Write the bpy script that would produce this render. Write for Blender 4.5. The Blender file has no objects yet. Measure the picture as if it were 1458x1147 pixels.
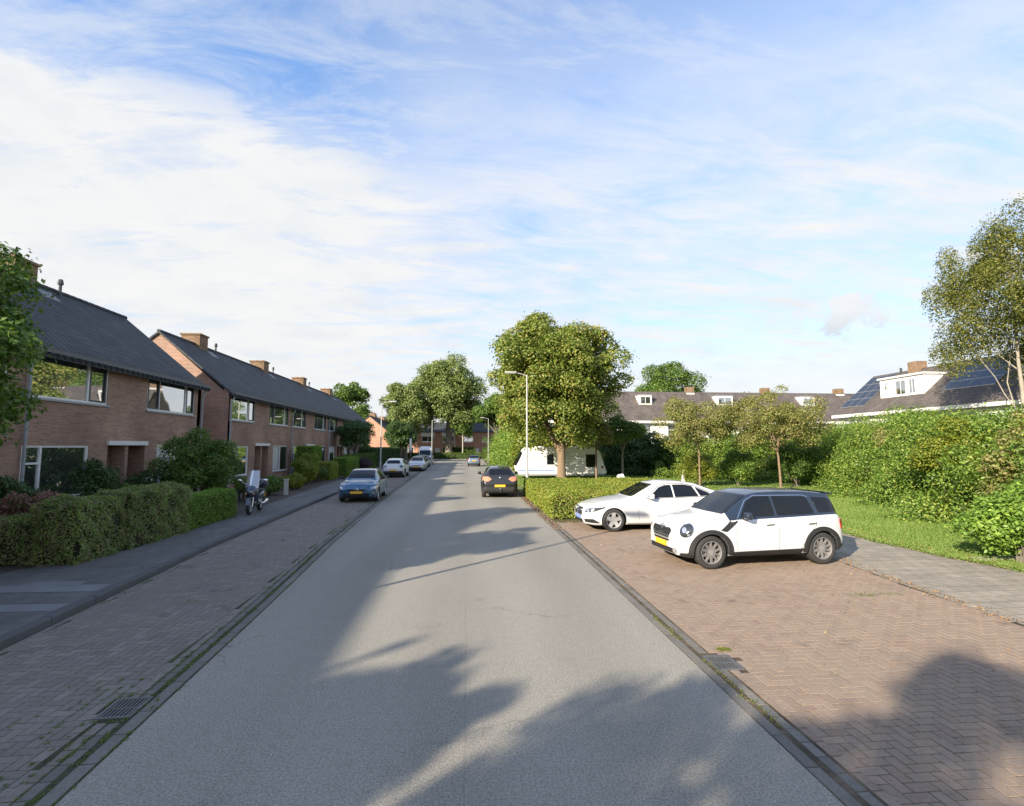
import bpy, bmesh, math, random
import numpy as np
from math import sin, cos, pi, radians, sqrt, atan2, atan
from mathutils import Vector, Matrix
from mathutils.bvhtree import BVHTree
from mathutils.geometry import delaunay_2d_cdt

sc = bpy.context.scene
COL = sc.collection
rnd = random.Random(7)
R = np.random.default_rng(11)

# ------------------------------------------------------------------ helpers
def tag(o, label=None, cat=None, group=None, kind=None):
    if label: o['label'] = label
    if cat: o['category'] = cat
    if group: o['group'] = group
    if kind: o['kind'] = kind
    return o

def thing(name, label, cat, loc=(0, 0, 0), rz=0.0, group=None):
    o = bpy.data.objects.new(name, None)
    o.empty_display_size = 0.2
    COL.objects.link(o)
    o.location = loc
    o.rotation_euler = (0, 0, rz)
    return tag(o, label, cat, group)

def copy_tree(o, parent=None, label=None, loc=None, rz=None):
    c = o.copy()
    COL.objects.link(c)
    if parent is not None: c.parent = parent
    if label: c['label'] = label
    if loc is not None: c.location = loc
    if rz is not None: c.rotation_euler = (0, 0, rz)
    for ch in list(o.children): copy_tree(ch, c)
    return c

class MB:
    def __init__(s): s.v = []; s.f = []; s.m = []
    def add(s, vs, fs, m=0):
        b = len(s.v); s.v += [tuple(p) for p in vs]
        for f in fs: s.f.append([b + i for i in f]); s.m.append(m)
        return s
    def box(s, x0, x1, y0, y1, z0, z1, m=0):
        if x0 > x1: x0, x1 = x1, x0
        if y0 > y1: y0, y1 = y1, y0
        vs = [(x0,y0,z0),(x1,y0,z0),(x1,y1,z0),(x0,y1,z0),(x0,y0,z1),(x1,y0,z1),(x1,y1,z1),(x0,y1,z1)]
        return s.add(vs, [(3,2,1,0),(4,5,6,7),(0,1,5,4),(1,2,6,5),(2,3,7,6),(3,0,4,7)], m)
    def rbox(s, x0, x1, y0, y1, z0, z1, r, m=0):
        # box with chamfered vertical and horizontal edges
        bm = bmesh.new(); bmesh.ops.create_cube(bm, size=1)
        for v in bm.verts:
            v.co = Vector(((x0+x1)/2 + v.co.x*(x1-x0), (y0+y1)/2 + v.co.y*(y1-y0), (z0+z1)/2 + v.co.z*(z1-z0)))
        bmesh.ops.bevel(bm, geom=list(bm.edges), offset=r, segments=2, affect='EDGES', profile=0.6)
        bm.verts.index_update()
        s.add([v.co[:] for v in bm.verts], [[v.index for v in f.verts] for f in bm.faces], m)
        bm.free(); return s
    def tube(s, path, rad, n=8, m=0, caps=True):
        path = [Vector(p) for p in path]
        if not hasattr(rad, '__len__'): rad = [rad]*len(path)
        rings = []
        up = Vector((0, 0, 1))
        for i, p in enumerate(path):
            d = (path[min(i+1, len(path)-1)] - path[max(i-1, 0)])
            if d.length < 1e-9: d = Vector((0,0,1))
            d.normalize()
            a = d.cross(Vector((1, 0, 0)) if abs(d.z) > 0.9 else up); a.normalize(); b = d.cross(a)
            rings.append([p + (a*cos(2*pi*k/n) + b*sin(2*pi*k/n))*rad[i] for k in range(n)])
        vs = [q for r in rings for q in r]
        fs = [(i*n+k, i*n+(k+1) % n, (i+1)*n+(k+1) % n, (i+1)*n+k) for i in range(len(path)-1) for k in range(n)]
        if caps:
            fs += [tuple(range(n))[::-1], tuple((len(path)-1)*n + k for k in range(n))]
        return s.add(vs, fs, m)
    def lathe(s, prof, n=32, axis='z', c=(0, 0, 0), m=0, closed=False):
        vs = []; N = len(prof)
        for k in range(n):
            a = 2*pi*k/n
            for (r, h) in prof:
                if axis == 'z': p = (c[0]+r*cos(a), c[1]+r*sin(a), c[2]+h)
                else: p = (c[0]+r*cos(a), c[1]+h, c[2]+r*sin(a))
                vs.append(p)
        M = N if closed else N-1
        fs = [(k*N+i, ((k+1) % n)*N+i, ((k+1) % n)*N+(i+1) % N, k*N+(i+1) % N) for k in range(n) for i in range(M)]
        return s.add(vs, fs, m)
    def prism(s, poly, axis, a, b, m=0):
        # poly in the two remaining axes, extruded along axis from a to b
        n = len(poly); vs = []
        for t in (a, b):
            for (u, w) in poly:
                vs.append({'x': (t, u, w), 'y': (u, t, w), 'z': (u, w, t)}[axis])
        fs = [tuple(range(n))[::-1], tuple(range(n, 2*n))] + [(i, (i+1) % n, n+(i+1) % n, n+i) for i in range(n)]
        return s.add(vs, fs, m)
    def ball(s, c, r, m=0, seg=12, ring=8):
        if not hasattr(r, '__len__'): r = (r, r, r)
        vs = [(c[0]+r[0]*sin(pi*i/ring)*cos(2*pi*k/seg), c[1]+r[1]*sin(pi*i/ring)*sin(2*pi*k/seg), c[2]+r[2]*cos(pi*i/ring)) for i in range(ring+1) for k in range(seg)]
        fs = [(i*seg+k, (i+1)*seg+k, (i+1)*seg+(k+1) % seg, i*seg+(k+1) % seg) for i in range(ring) for k in range(seg)]
        return s.add(vs, fs, m)
    def build(s, name, mats, parent=None, smooth=False, angle=35, recalc=True):
        me = bpy.data.meshes.new(name)
        me.from_pydata(s.v, [], s.f)
        if not isinstance(mats, (list, tuple)): mats = [mats]
        for m in mats: me.materials.append(m)
        me.polygons.foreach_set('material_index', s.m)
        if recalc:
            bm = bmesh.new(); bm.from_mesh(me)
            bmesh.ops.remove_doubles(bm, verts=bm.verts, dist=1e-5)
            bmesh.ops.recalc_face_normals(bm, faces=bm.faces); bm.to_mesh(me); bm.free()
        uvmap(me)
        if smooth:
            me.shade_smooth()
            me.set_sharp_from_angle(angle=radians(angle))
        o = bpy.data.objects.new(name, me); COL.objects.link(o)
        if parent is not None: o.parent = parent
        return o

def uvmap(me):
    # metric box mapping along each face's own horizontal and upslope directions
    uv = me.uv_layers.new(name='UVMap')
    n = len(me.loops)
    if n == 0: return
    co = np.empty(len(me.vertices)*3); me.vertices.foreach_get('co', co); co = co.reshape(-1, 3)
    vi = np.empty(n, dtype=np.int64); me.loops.foreach_get('vertex_index', vi)
    pn = np.empty(len(me.polygons)*3); me.polygons.foreach_get('normal', pn); pn = pn.reshape(-1, 3)
    lt = np.empty(len(me.polygons), dtype=np.int64); me.polygons.foreach_get('loop_total', lt)
    N = np.repeat(pn, lt, axis=0)
    P = co[vi]
    U = np.stack([-N[:, 1], N[:, 0], np.zeros(n)], 1)
    L = np.linalg.norm(U, axis=1)
    flat = L < 0.15
    U[flat] = (1, 0, 0); L[flat] = 1
    U /= L[:, None]
    V = np.cross(N, U); V[flat] = (0, 1, 0)
    out = np.stack([(P*U).sum(1), (P*V).sum(1)], 1).astype(np.float32)
    uv.data.foreach_set('uv', out.ravel())

def fast_mesh(name, V, Q, mats, mi=None, parent=None, flat=False):
    me = bpy.data.meshes.new(name)
    k = Q.shape[1]
    me.vertices.add(len(V)); me.vertices.foreach_set('co', np.ascontiguousarray(V, dtype=np.float32).ravel())
    me.loops.add(Q.size); me.loops.foreach_set('vertex_index', np.ascontiguousarray(Q, dtype=np.int32).ravel())
    me.polygons.add(len(Q)); me.polygons.foreach_set('loop_start', np.arange(0, Q.size, k, dtype=np.int32))
    if not isinstance(mats, (list, tuple)): mats = [mats]
    for m in mats: me.materials.append(m)
    if mi is not None: me.polygons.foreach_set('material_index', np.ascontiguousarray(mi, dtype=np.int32))
    if flat: me.polygons.foreach_set('use_smooth', np.zeros(len(Q), dtype=bool))
    me.update(calc_edges=True)
    o = bpy.data.objects.new(name, me); COL.objects.link(o)
    if parent is not None: o.parent = parent
    return o

def interp(tab):
    xs = [p[0] for p in tab]; ys = [p[1] for p in tab]
    return lambda x: float(np.interp(x, xs, ys))
def smoothed(tab, s):
    xs = [p[0] for p in tab]; ys = [p[1] for p in tab]
    off = np.linspace(-1, 1, 9); w = 1 - 0.8*abs(off); w = w/w.sum()
    return lambda x: float((np.interp(x + off*s, xs, ys)*w).sum())

# ------------------------------------------------------------------ materials
def newmat(name):
    m = bpy.data.materials.new(name); m.use_nodes = True
    nt = m.node_tree; nt.nodes.clear()
    out = nt.nodes.new('ShaderNodeOutputMaterial')
    return m, nt, out
def N(nt, t, **kw):
    n = nt.nodes.new(t)
    for k, v in kw.items():
        if k.startswith('i_'):
            n.inputs[k[2:].replace('_', ' ')].default_value = v
        else: setattr(n, k, v)
    return n
def rgba(c): return (c[0], c[1], c[2], 1.0)
def ramp(nt, pts, interp_='LINEAR'):
    r = nt.nodes.new('ShaderNodeValToRGB'); r.color_ramp.interpolation = interp_
    e = r.color_ramp.elements
    while len(e) < len(pts): e.new(0.5)
    for i, (p, c) in enumerate(pts):
        e[i].position = p; e[i].color = rgba(c) if hasattr(c, '__len__') else (c, c, c, 1)
    return r
def mixc(nt, fac, a, b, mode='MIX'):
    m = nt.nodes.new('ShaderNodeMix'); m.data_type = 'RGBA'; m.blend_type = mode
    def put(sock, v):
        if hasattr(v, 'is_linked') or hasattr(v, 'links'): nt.links.new(v, sock)
        elif hasattr(v, '__len__'): sock.default_value = rgba(v)
        else: sock.default_value = v
    put(m.inputs['Factor'], fac); put(m.inputs[6], a); put(m.inputs[7], b)
    return m.outputs[2]
def math_(nt, op, a, b=None, c=None, clamp=False):
    m = nt.nodes.new('ShaderNodeMath'); m.operation = op; m.use_clamp = clamp
    for i, v in enumerate((a, b, c)):
        if v is None: continue
        if hasattr(v, 'links'): nt.links.new(v, m.inputs[i])
        else: m.inputs[i].default_value = v
    return m.outputs[0]
def noise(nt, vec, scale, detail=4, rough=0.55, dist=0):
    n = nt.nodes.new('ShaderNodeTexNoise'); n.inputs['Scale'].default_value = scale
    n.inputs['Detail'].default_value = detail; n.inputs['Roughness'].default_value = rough
    n.inputs['Distortion'].default_value = dist
    if vec is not None: nt.links.new(vec, n.inputs['Vector'])
    return n.outputs['Fac']
def coords(nt, which='Object'):
    return nt.nodes.new('ShaderNodeTexCoord').outputs[which]
def scalevec(nt, v, s):
    m = nt.nodes.new('ShaderNodeVectorMath'); m.operation = 'MULTIPLY'; nt.links.new(v, m.inputs[0]); m.inputs[1].default_value = s
    return m.outputs[0]
def finish(nt, out, col, rough=0.8, metal=0.0, bump=None, bstr=0.3, bdist=0.01, spec=0.5, coat=0.0, extra=None):
    p = nt.nodes.new('ShaderNodeBsdfPrincipled')
    if hasattr(col, 'links'): nt.links.new(col, p.inputs['Base Color'])
    else: p.inputs['Base Color'].default_value = rgba(col)
    if hasattr(rough, 'links'): nt.links.new(rough, p.inputs['Roughness'])
    else: p.inputs['Roughness'].default_value = rough
    p.inputs['Metallic'].default_value = metal
    p.inputs['Specular IOR Level'].default_value = spec
    p.inputs['Coat Weight'].default_value = coat
    p.inputs['Coat Roughness'].default_value = 0.03
    if bump is not None:
        b = nt.nodes.new('ShaderNodeBump'); b.inputs['Strength'].default_value = bstr; b.inputs['Distance'].default_value = bdist
        nt.links.new(bump, b.inputs['Height']); nt.links.new(b.outputs[0], p.inputs['Normal'])
    nt.links.new(p.outputs[0], out.inputs[0])
    return p

def m_plain(name, c, rough=0.6, metal=0.0, var=0.12, scale=3.0, spec=0.5, coat=0.0, bump=0.0):
    m, nt, out = newmat(name)
    co = coords(nt); n1 = noise(nt, co, scale, 5)
    f = math_(nt, 'MULTIPLY_ADD', n1, 2*var, 1 - var)
    col = mixc(nt, 1.0, c, f, 'MULTIPLY')
    rr = math_(nt, 'MULTIPLY_ADD', noise(nt, co, scale*3, 3), 0.15, max(rough-0.075, 0.0))
    finish(nt, out, col, rr if rough > 0.1 else rough, metal, bump=(noise(nt, co, scale*12, 3) if bump else None), bstr=bump, spec=spec, coat=coat)
    return m

def m_leaf(name, cs, trans=0.3, patch=0.9, pscale=0.6, rough=0.5):
    m, nt, out = newmat(name)
    geo = nt.nodes.new('ShaderNodeNewGeometry')
    r = ramp(nt, [(i/(len(cs)-1), c) for i, c in enumerate(cs)])
    co = coords(nt)
    n1 = noise(nt, co, pscale, 3)
    v = math_(nt, 'ADD', geo.outputs['Random Per Island'], math_(nt, 'MULTIPLY', math_(nt, 'SUBTRACT', n1, 0.5), patch*2))
    v = math_(nt, 'ADD', v, 0.0, clamp=True)
    nt.links.new(v, r.inputs[0])
    p = nt.nodes.new('ShaderNodeBsdfPrincipled'); p.inputs['Roughness'].default_value = rough
    p.inputs['Specular IOR Level'].default_value = 0.35
    nt.links.new(r.outputs[0], p.inputs['Base Color'])
    t = nt.nodes.new('ShaderNodeBsdfTranslucent')
    tc = mixc(nt, 1.0, r.outputs[0], (1.3, 1.5, 0.5), 'MULTIPLY'); nt.links.new(tc, t.inputs[0])
    mx = nt.nodes.new('ShaderNodeMixShader'); mx.inputs[0].default_value = trans
    nt.links.new(p.outputs[0], mx.inputs[1]); nt.links.new(t.outputs[0], mx.inputs[2]); nt.links.new(mx.outputs[0], out.inputs[0])
    return m

def m_brickwall(name, c1, c2, mortar, scale=1.0, dirt=0.35):
    m, nt, out = newmat(name)
    uv = coords(nt, 'UV')
    b = nt.nodes.new('ShaderNodeTexBrick'); nt.links.new(uv, b.inputs['Vector'])
    b.inputs['Color1'].default_value = rgba(c1); b.inputs['Color2'].default_value = rgba(c2); b.inputs['Mortar'].default_value = rgba(mortar)
    b.inputs['Scale'].default_value = 1.0; b.inputs['Brick Width'].default_value = 0.22; b.inputs['Row Height'].default_value = 0.0625
    b.inputs['Mortar Size'].default_value = 0.006; b.inputs['Mortar Smooth'].default_value = 0.2; b.inputs['Bias'].default_value = -0.1
    n1 = noise(nt, uv, 0.5, 5, 0.6); n2 = noise(nt, scalevec(nt, uv, (1.2, 14, 1)), 0.7, 3)
    d = ramp(nt, [(0.3, 1-dirt), (0.7, 1.12)]); nt.links.new(n1, d.inputs[0])
    col = mixc(nt, 1.0, b.outputs[0], d.outputs[0], 'MULTIPLY')
    d2 = ramp(nt, [(0.3, 0.86), (0.7, 1.08)]); nt.links.new(n2, d2.inputs[0])
    col = mixc(nt, 1.0, col, d2.outputs[0], 'MULTIPLY')
    inv = math_(nt, 'SUBTRACT', 1.0, b.outputs['Fac'])
    finish(nt, out, col, 0.9, bump=inv, bstr=0.5, bdist=0.008, spec=0.2)
    return m

def m_roof(name, c, c2, w=0.30, h=0.34):
    m, nt, out = newmat(name)
    uv = coords(nt, 'UV')
    b = nt.nodes.new('ShaderNodeTexBrick'); nt.links.new(uv, b.inputs['Vector'])
    b.offset = 0.0
    b.inputs['Color1'].default_value = rgba(c); b.inputs['Color2'].default_value = rgba(c2); b.inputs['Mortar'].default_value = rgba([k*0.35 for k in c])
    b.inputs['Scale'].default_value = 1.0; b.inputs['Brick Width'].default_value = w; b.inputs['Row Height'].default_value = h
    b.inputs['Mortar Size'].default_value = 0.018; b.inputs['Mortar Smooth'].default_value = 0.7
    n1 = noise(nt, uv, 0.9, 6, 0.75)
    d = ramp(nt, [(0.3, 0.68), (0.7, 1.35)]); nt.links.new(n1, d.inputs[0])
    col = mixc(nt, 1.0, b.outputs[0], d.outputs[0], 'MULTIPLY')
    # pantile waves across, saw-tooth laps upslope
    sx = nt.nodes.new('ShaderNodeSeparateXYZ'); nt.links.new(uv, sx.inputs[0])
    wv = math_(nt, 'SINE', math_(nt, 'MULTIPLY', sx.outputs[0], 2*pi/w))
    lap = math_(nt, 'SUBTRACT', 1.0, math_(nt, 'FRACT', math_(nt, 'DIVIDE', sx.outputs[1], h)))
    hgt = math_(nt, 'ADD', math_(nt, 'ADD', math_(nt, 'MULTIPLY', wv, 0.22), math_(nt, 'MULTIPLY', lap, 1.1)), math_(nt, 'MULTIPLY', noise(nt, uv, 9, 3), .7))
    finish(nt, out, col, 0.7, bump=hgt, bstr=0.7, bdist=0.028, spec=0.3)
    return m

M = {}
M['brick'] = m_brickwall('red_brown_brick', (0.42, 0.25, 0.182), (0.30, 0.183, 0.142), (0.40, 0.345, 0.29))
M['brick_orange'] = m_brickwall('orange_brick', (0.52, 0.27, 0.18), (0.44, 0.21, 0.14), (0.48, 0.36, 0.28), dirt=0.15)
M['brick_yellow'] = m_brickwall('chimney_brick', (0.30, 0.195, 0.12), (0.20, 0.13, 0.085), (0.28, 0.22, 0.16), dirt=0.45)
M['roof_dark'] = m_roof('dark_pantiles', (0.058, 0.062, 0.068), (0.040, 0.044, 0.050))
M['roof_brown'] = m_roof('brown_pantiles', (0.125, 0.108, 0.098), (0.095, 0.08, 0.073))
M['white_paint'] = m_plain('white_paint', (0.72, 0.72, 0.70), 0.45, var=0.06)
M['white_wall'] = m_plain('white_render', (0.82, 0.81, 0.78), 0.8, var=0.06, scale=1.5)
M['grey_paint'] = m_plain('grey_paint', (0.30, 0.31, 0.33), 0.5, var=0.1)
M['dark_paint'] = m_plain('dark_frame_paint', (0.05, 0.055, 0.065), 0.45, var=0.15)
M['zinc'] = m_plain('grey_drainpipe', (0.33, 0.36, 0.40), 0.45, var=0.12, metal=0.2)
M['gutter'] = m_plain('weathered_gutter', (0.10, 0.105, 0.115), 0.5, var=0.2)
M['wood'] = m_plain('varnished_door_wood', (0.11, 0.055, 0.03), 0.5, var=0.25, scale=6)
M['concrete'] = m_plain('pale_concrete', (0.42, 0.41, 0.38), 0.9, var=0.2, scale=2, bump=0.3)
M['kerb'] = m_plain('kerb_concrete', (0.095, 0.095, 0.098), 0.9, var=0.35, scale=1.3, bump=0.4)
M['lead'] = m_plain('lead_flashing', (0.22, 0.23, 0.25), 0.6)
M['lamp_post'] = m_plain('pale_grey_lamp_post', (0.40, 0.40, 0.385), 0.55, var=0.1, scale=1.2)
M['steel'] = m_plain('galvanised_steel', (0.35, 0.35, 0.35), 0.45, metal=0.7, var=0.2)
M['iron'] = m_plain('cast_iron', (0.16, 0.16, 0.16), 0.6, metal=0.5, var=0.3, scale=9, bump=0.3)
M['void'] = m_plain('dark_void', (0.01, 0.01, 0.01), 0.9)  # black for sheets that stand in for unlit depth
M['solar'] = m_plain('solar_cells', (0.016, 0.019, 0.028), 0.2, var=0.3, scale=1.0, coat=0.25)
M['bark'] = m_plain('bark', (0.21, 0.15, 0.10), 0.95, var=0.4, scale=5, bump=0.8)
M['bark_pale'] = m_plain('pale_bark', (0.40, 0.36, 0.30), 0.9, var=0.4, scale=4, bump=0.6)
M['bark_birch'] = m_plain('birch_bark', (0.30, 0.27, 0.23), 0.9, var=0.5, scale=3, bump=0.6)
M['bark_grey'] = m_plain('grey_bark', (0.17, 0.15, 0.12), 0.95, var=0.35, scale=4, bump=0.6)
M['curtain'] = m_plain('net_curtain', (0.5, 0.5, 0.47), 0.9, var=0.15, scale=8)
M['soil'] = m_plain('garden_soil', (0.07, 0.055, 0.04), 0.95, var=0.4, scale=2.5, bump=0.6)
M['dark_core'] = m_plain('hedge_dark_fill', (0.022, 0.024, 0.012), 1.0, var=0.4, scale=9)  # near-black filler inside leafy masses, blocks the view through them
M['flower_white'] = m_plain('white_petals', (0.62, 0.60, 0.66), 0.8)
M['flower_pink'] = m_leaf('pink_flower_heads', [(0.20, 0.09, 0.08), (0.34, 0.17, 0.16), (0.40, 0.22, 0.20)], 0.15)
M['flower_yellow'] = m_leaf('yellow_flower_heads', [(0.4, 0.22, 0.02), (0.6, 0.38, 0.04)], 0.2)

def m_window():
    m, nt, out = newmat('window_glass')
    co = coords(nt)
    g = nt.nodes.new('ShaderNodeBsdfGlossy'); g.inputs['Roughness'].default_value = 0.02; g.inputs['Color'].default_value = (0.95, 0.97, 1, 1)
    b = nt.nodes.new('ShaderNodeBump'); b.inputs['Strength'].default_value = 0.05; b.inputs['Distance'].default_value = 0.05
    nt.links.new(noise(nt, co, 1.1, 1), b.inputs['Height']); nt.links.new(b.outputs[0], g.inputs['Normal'])
    d = nt.nodes.new('ShaderNodeBsdfPrincipled'); d.inputs['Base Color'].default_value = (0.03, 0.035, 0.035, 1); d.inputs['Roughness'].default_value = 0.4
    lw = nt.nodes.new('ShaderNodeLayerWeight'); lw.inputs['Blend'].default_value = 0.35
    f = math_(nt, 'MULTIPLY_ADD', lw.outputs['Fresnel'], 0.8, 0.5, clamp=True)
    mx = nt.nodes.new('ShaderNodeMixShader'); nt.links.new(f, mx.inputs[0]); nt.links.new(d.outputs[0], mx.inputs[1]); nt.links.new(g.outputs[0], mx.inputs[2])
    nt.links.new(mx.outputs[0], out.inputs[0])
    return m
M['glass'] = m_window()

def m_carglass(name, c=(0.008, 0.01, 0.013)):
    m, nt, out = newmat(name)
    p = finish(nt, out, c, 0.03, spec=0.4, coat=0.0)
    p.inputs['IOR'].default_value = 1.5
    return m
M['car_glass'] = m_carglass('tinted_car_glass')
def m_carpaint(name, c, metal=0.0, rough=0.35):
    m, nt, out = newmat(name)
    co = coords(nt)
    n1 = noise(nt, co, 2.5, 4)
    zz = nt.nodes.new('ShaderNodeSeparateXYZ'); nt.links.new(co, zz.inputs[0])
    dirt = math_(nt, 'MULTIPLY', math_(nt, 'SUBTRACT', 0.45, zz.outputs[2], clamp=True), n1, clamp=True)
    col = mixc(nt, 1.0, c, math_(nt, 'MULTIPLY_ADD', n1, 0.04, 0.98), 'MULTIPLY')
    col = mixc(nt, dirt, col, (0.16, 0.14, 0.12))
    finish(nt, out, col, rough, metal, coat=0.9 if name != 'dark_blue_roof_paint_sky_tint' else 0.8)
    return m
M['paint_white'] = m_carpaint('white_car_paint', (0.64, 0.65, 0.66))
M['paint_blue'] = m_carpaint('blue_car_paint', (0.04, 0.115, 0.205), 0.4)
M['paint_black'] = m_carpaint('black_car_paint', (0.018, 0.019, 0.021), 0.3)
M['paint_navy'] = m_carpaint('dark_blue_roof_paint_sky_tint', (0.022, 0.034, 0.058), 0.3, .4)  # dark blue paint, its colour lightened to carry the sky's reflection
M['paint_silver'] = m_carpaint('silver_car_paint', (0.5, 0.52, 0.55), 0.6)
M['paint_grey'] = m_carpaint('grey_blue_car_paint', (0.2, 0.26, 0.33), 0.6)
M['trim'] = m_plain('black_car_plastic', (0.022, 0.022, 0.024), 0.55, var=0.2)
M['gap'] = m_plain('panel_gap', (0.012, 0.012, 0.012), 0.9)
M['tyre'] = m_plain('tyre_rubber', (0.03, 0.03, 0.03), 0.85, var=0.25, scale=6)
M['rim'] = m_plain('alloy_rim', (0.48, 0.48, 0.48), 0.35, metal=0.35, var=0.1)
M['rim_dark'] = m_plain('dark_alloy_rim', (0.31, 0.30, 0.30), 0.35, metal=0.4, var=0.1)
M['chrome'] = m_plain('chrome', (0.75, 0.75, 0.77), 0.12, metal=1.0, var=0.03)
M['headlight'] = m_plain('headlight_lens', (0.50, 0.53, 0.56), 0.08, metal=0.6, var=0.3, scale=14, coat=1.0)
M['lamp_dark'] = m_plain('dark_headlight_housing', (0.06, 0.065, 0.07), 0.1, metal=0.5, var=0.4, scale=20, coat=1.0)
M['tail_red'] = m_plain('red_lamp_lens', (0.30, 0.012, 0.01), 0.15, var=0.2, scale=14, coat=1.0)
M['tail_orange'] = m_plain('orange_lamp_lens', (0.55, 0.22, 0.12), 0.15, var=0.2, scale=14, coat=1.0)
M['plate'] = m_plain('yellow_number_plate', (0.75, 0.42, 0.03), 0.5, var=0.1, scale=20)
M['plate_blue'] = m_plain('pale_blue_plate', (0.18, 0.27, 0.6), 0.5, var=0.3, scale=15)
M['cone'] = m_plain('faded_cone_plastic', (0.75, 0.66, 0.62), 0.6, var=0.1)

# leaf materials (reflectances of real foliage)
LF = {
 'chestnut': m_leaf('chestnut_leaves', [(0.075, 0.12, 0.022), (0.157, 0.216, 0.039), (0.251, 0.297, 0.061), (0.326, 0.272, 0.083)], 0.30, 0.35, 0.5),
 'lime': m_leaf('lime_tree_leaves', [(0.095, 0.137, 0.04), (0.189, 0.247, 0.075), (0.284, 0.326, 0.12)], 0.30, 0.4, 0.25),
 'dark': m_leaf('dark_green_leaves', [(0.029, 0.06, 0.019), (0.058, 0.108, 0.028), (0.094, 0.158, 0.047)], 0.22, 0.3, 0.8),
 'mid': m_leaf('mid_green_leaves', [(0.047, 0.095, 0.019), (0.101, 0.175, 0.034), (0.186, 0.262, 0.054)], 0.30, 0.4, 0.6),
 'shrub': m_leaf('bright_shrub_leaves', [(0.054, 0.112, 0.021), (0.13, 0.224, 0.037), (0.216, 0.325, 0.052), (0.302, 0.336, 0.073)], 0.32, 0.6, 0.5),
 'russet': m_leaf('russet_tinged_leaves', [(0.127, 0.15, 0.039), (0.23, 0.25, 0.066), (0.333, 0.25, 0.121), (0.196, 0.275, 0.055)], 0.30, 0.5, 0.9),
 'birch': m_leaf('birch_leaves', [(0.078, 0.102, 0.024), (0.163, 0.18, 0.045), (0.26, 0.24, 0.057)], 0.35, 0.4, 0.5),
 'yellow': m_leaf('yellow_green_leaves', [(0.10, 0.15, 0.02), (0.20, 0.24, 0.03), (0.28, 0.28, 0.04)], 0.32, 0.4, 1.0),
 'hedge': m_leaf('hedge_leaves', [(0.091, 0.177, 0.042), (0.183, 0.307, 0.062), (0.334, 0.273, 0.166), (0.243, 0.2, 0.139), (0.259, 0.388, 0.083)], 0.28, 0.85, 1.3),
 'hedge_green': m_leaf('box_hedge_leaves', [(0.084, 0.159, 0.025), (0.168, 0.283, 0.044), (0.282, 0.407, 0.068)], 0.28, 0.4, 1.2),
 'cover': m_leaf('low_hedge_leaves', [(0.115, 0.16, 0.024), (0.216, 0.292, 0.036), (0.311, 0.36, 0.054), (0.365, 0.279, 0.084)], 0.30, 0.45, 0.7),
 'purple': m_leaf('purple_leaves', [(0.05, 0.03, 0.04), (0.10, 0.06, 0.08)], 0.2, 0.4, 1.0),
 'litter': m_leaf('dry_leaves', [(0.16, 0.09, 0.04), (0.30, 0.17, 0.08), (0.42, 0.27, 0.13)], 0.1, 0.4, 2.0),
 'weed': m_leaf('weed_leaves', [(0.06, 0.11, 0.02), (0.12, 0.19, 0.03), (0.2, 0.24, 0.05)], 0.25, 0.4, 2.0),
 'grass': m_leaf('grass_blades', [(0.106, 0.179, 0.034), (0.174, 0.273, 0.054), (0.252, 0.304, 0.095)], 0.3, 0.5, 0.5),
}

# ------------------------------------------------------------------ foliage
def unit(a): return a/np.maximum(np.linalg.norm(a, axis=1), 1e-9)[:, None]
def leaf_quads(C, NN, size, elong=1.7, fold=0.22, jit=0.35):
    n = len(C)
    NN = unit(NN)
    T = unit(np.cross(NN, R.normal(size=(n, 3))))
    B = np.cross(NN, T)
    L = size*(1 + jit*R.uniform(-1, 1, n))[:, None]; W = L/elong
    V = np.stack([C - T*L/2, C + B*W/2 + NN*W*fold, C + T*L/2, C - B*W/2 + NN*W*fold], 1).reshape(-1, 3)
    Q = np.arange(4*n).reshape(-1, 4)
    return V, Q
def clump_points(cl, n, up=0.35, inner=0.5, sq=0.8):
    cl = np.array(cl, dtype=float)
    w = cl[:, 3]**2; w /= w.sum()
    k = R.choice(len(cl), n, p=w)
    D = unit(R.normal(size=(n, 3)))
    low = D[:, 2] < -0.2
    D[low & (R.random(n) < 0.5), 2] *= -1
    r = cl[k, 3]*(inner + (1-inner)*R.random(n)**0.6)*(1 + .45*R.random(n)**7)
    P = cl[k, :3] + D*r[:, None]*np.array([1, 1, sq])
    NN = D*0.75 + np.array([0, 0, up]) + R.normal(size=(n, 3))*0.45
    return P, NN
def crown_clumps(c, rad, n, cr, seed, shell=0.45, bot=-0.75):
    g = np.random.default_rng(seed); out = []
    while len(out) < n:
        d = g.normal(size=3); d /= np.linalg.norm(d)
        if d[2] < bot: continue
        rho = shell + (1-shell)*g.random()**0.7
        lump = 1 + 0.05*sin(3*atan2(d[1], d[0])+seed) + 0.04*sin(5*d[2]+seed*2)
        q = cr*g.uniform(0.7, 1.35)
        p = np.array(c) + d*np.array(rad)*rho*lump*max(0.2, (1 - 0.75*q/min(rad)))
        out.append((p[0], p[1], p[2], q))
    return out
def foliage(name, C, NN, size, mat, parent=None, elong=1.7, core=None):
    V, Q = leaf_quads(C, NN, size, elong)
    mi = np.zeros(len(Q)); mats = [mat]
    if core is not None:
        cv, cq = core; Q = np.vstack([Q, cq + len(V)]); V = np.vstack([V, cv]); mi = np.concatenate([mi, np.ones(len(cq))]); mats = [mat, M['dark_core']]
    return fast_mesh(name, V, Q, mats, mi, parent)
def limb_path(a, b, g, bend=0.12, n=5):
    a = Vector(a); b = Vector(b); L = (b-a).length
    out = []
    o = Vector((g.uniform(-1, 1), g.uniform(-1, 1), g.uniform(-.2, .6)))*L*bend
    for i in range(n+1):
        t = i/n; out.append(a.lerp(b, t) + o*sin(pi*t) + Vector((g.uniform(-1, 1), g.uniform(-1, 1), 0))*L*0.02)
    return out
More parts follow.
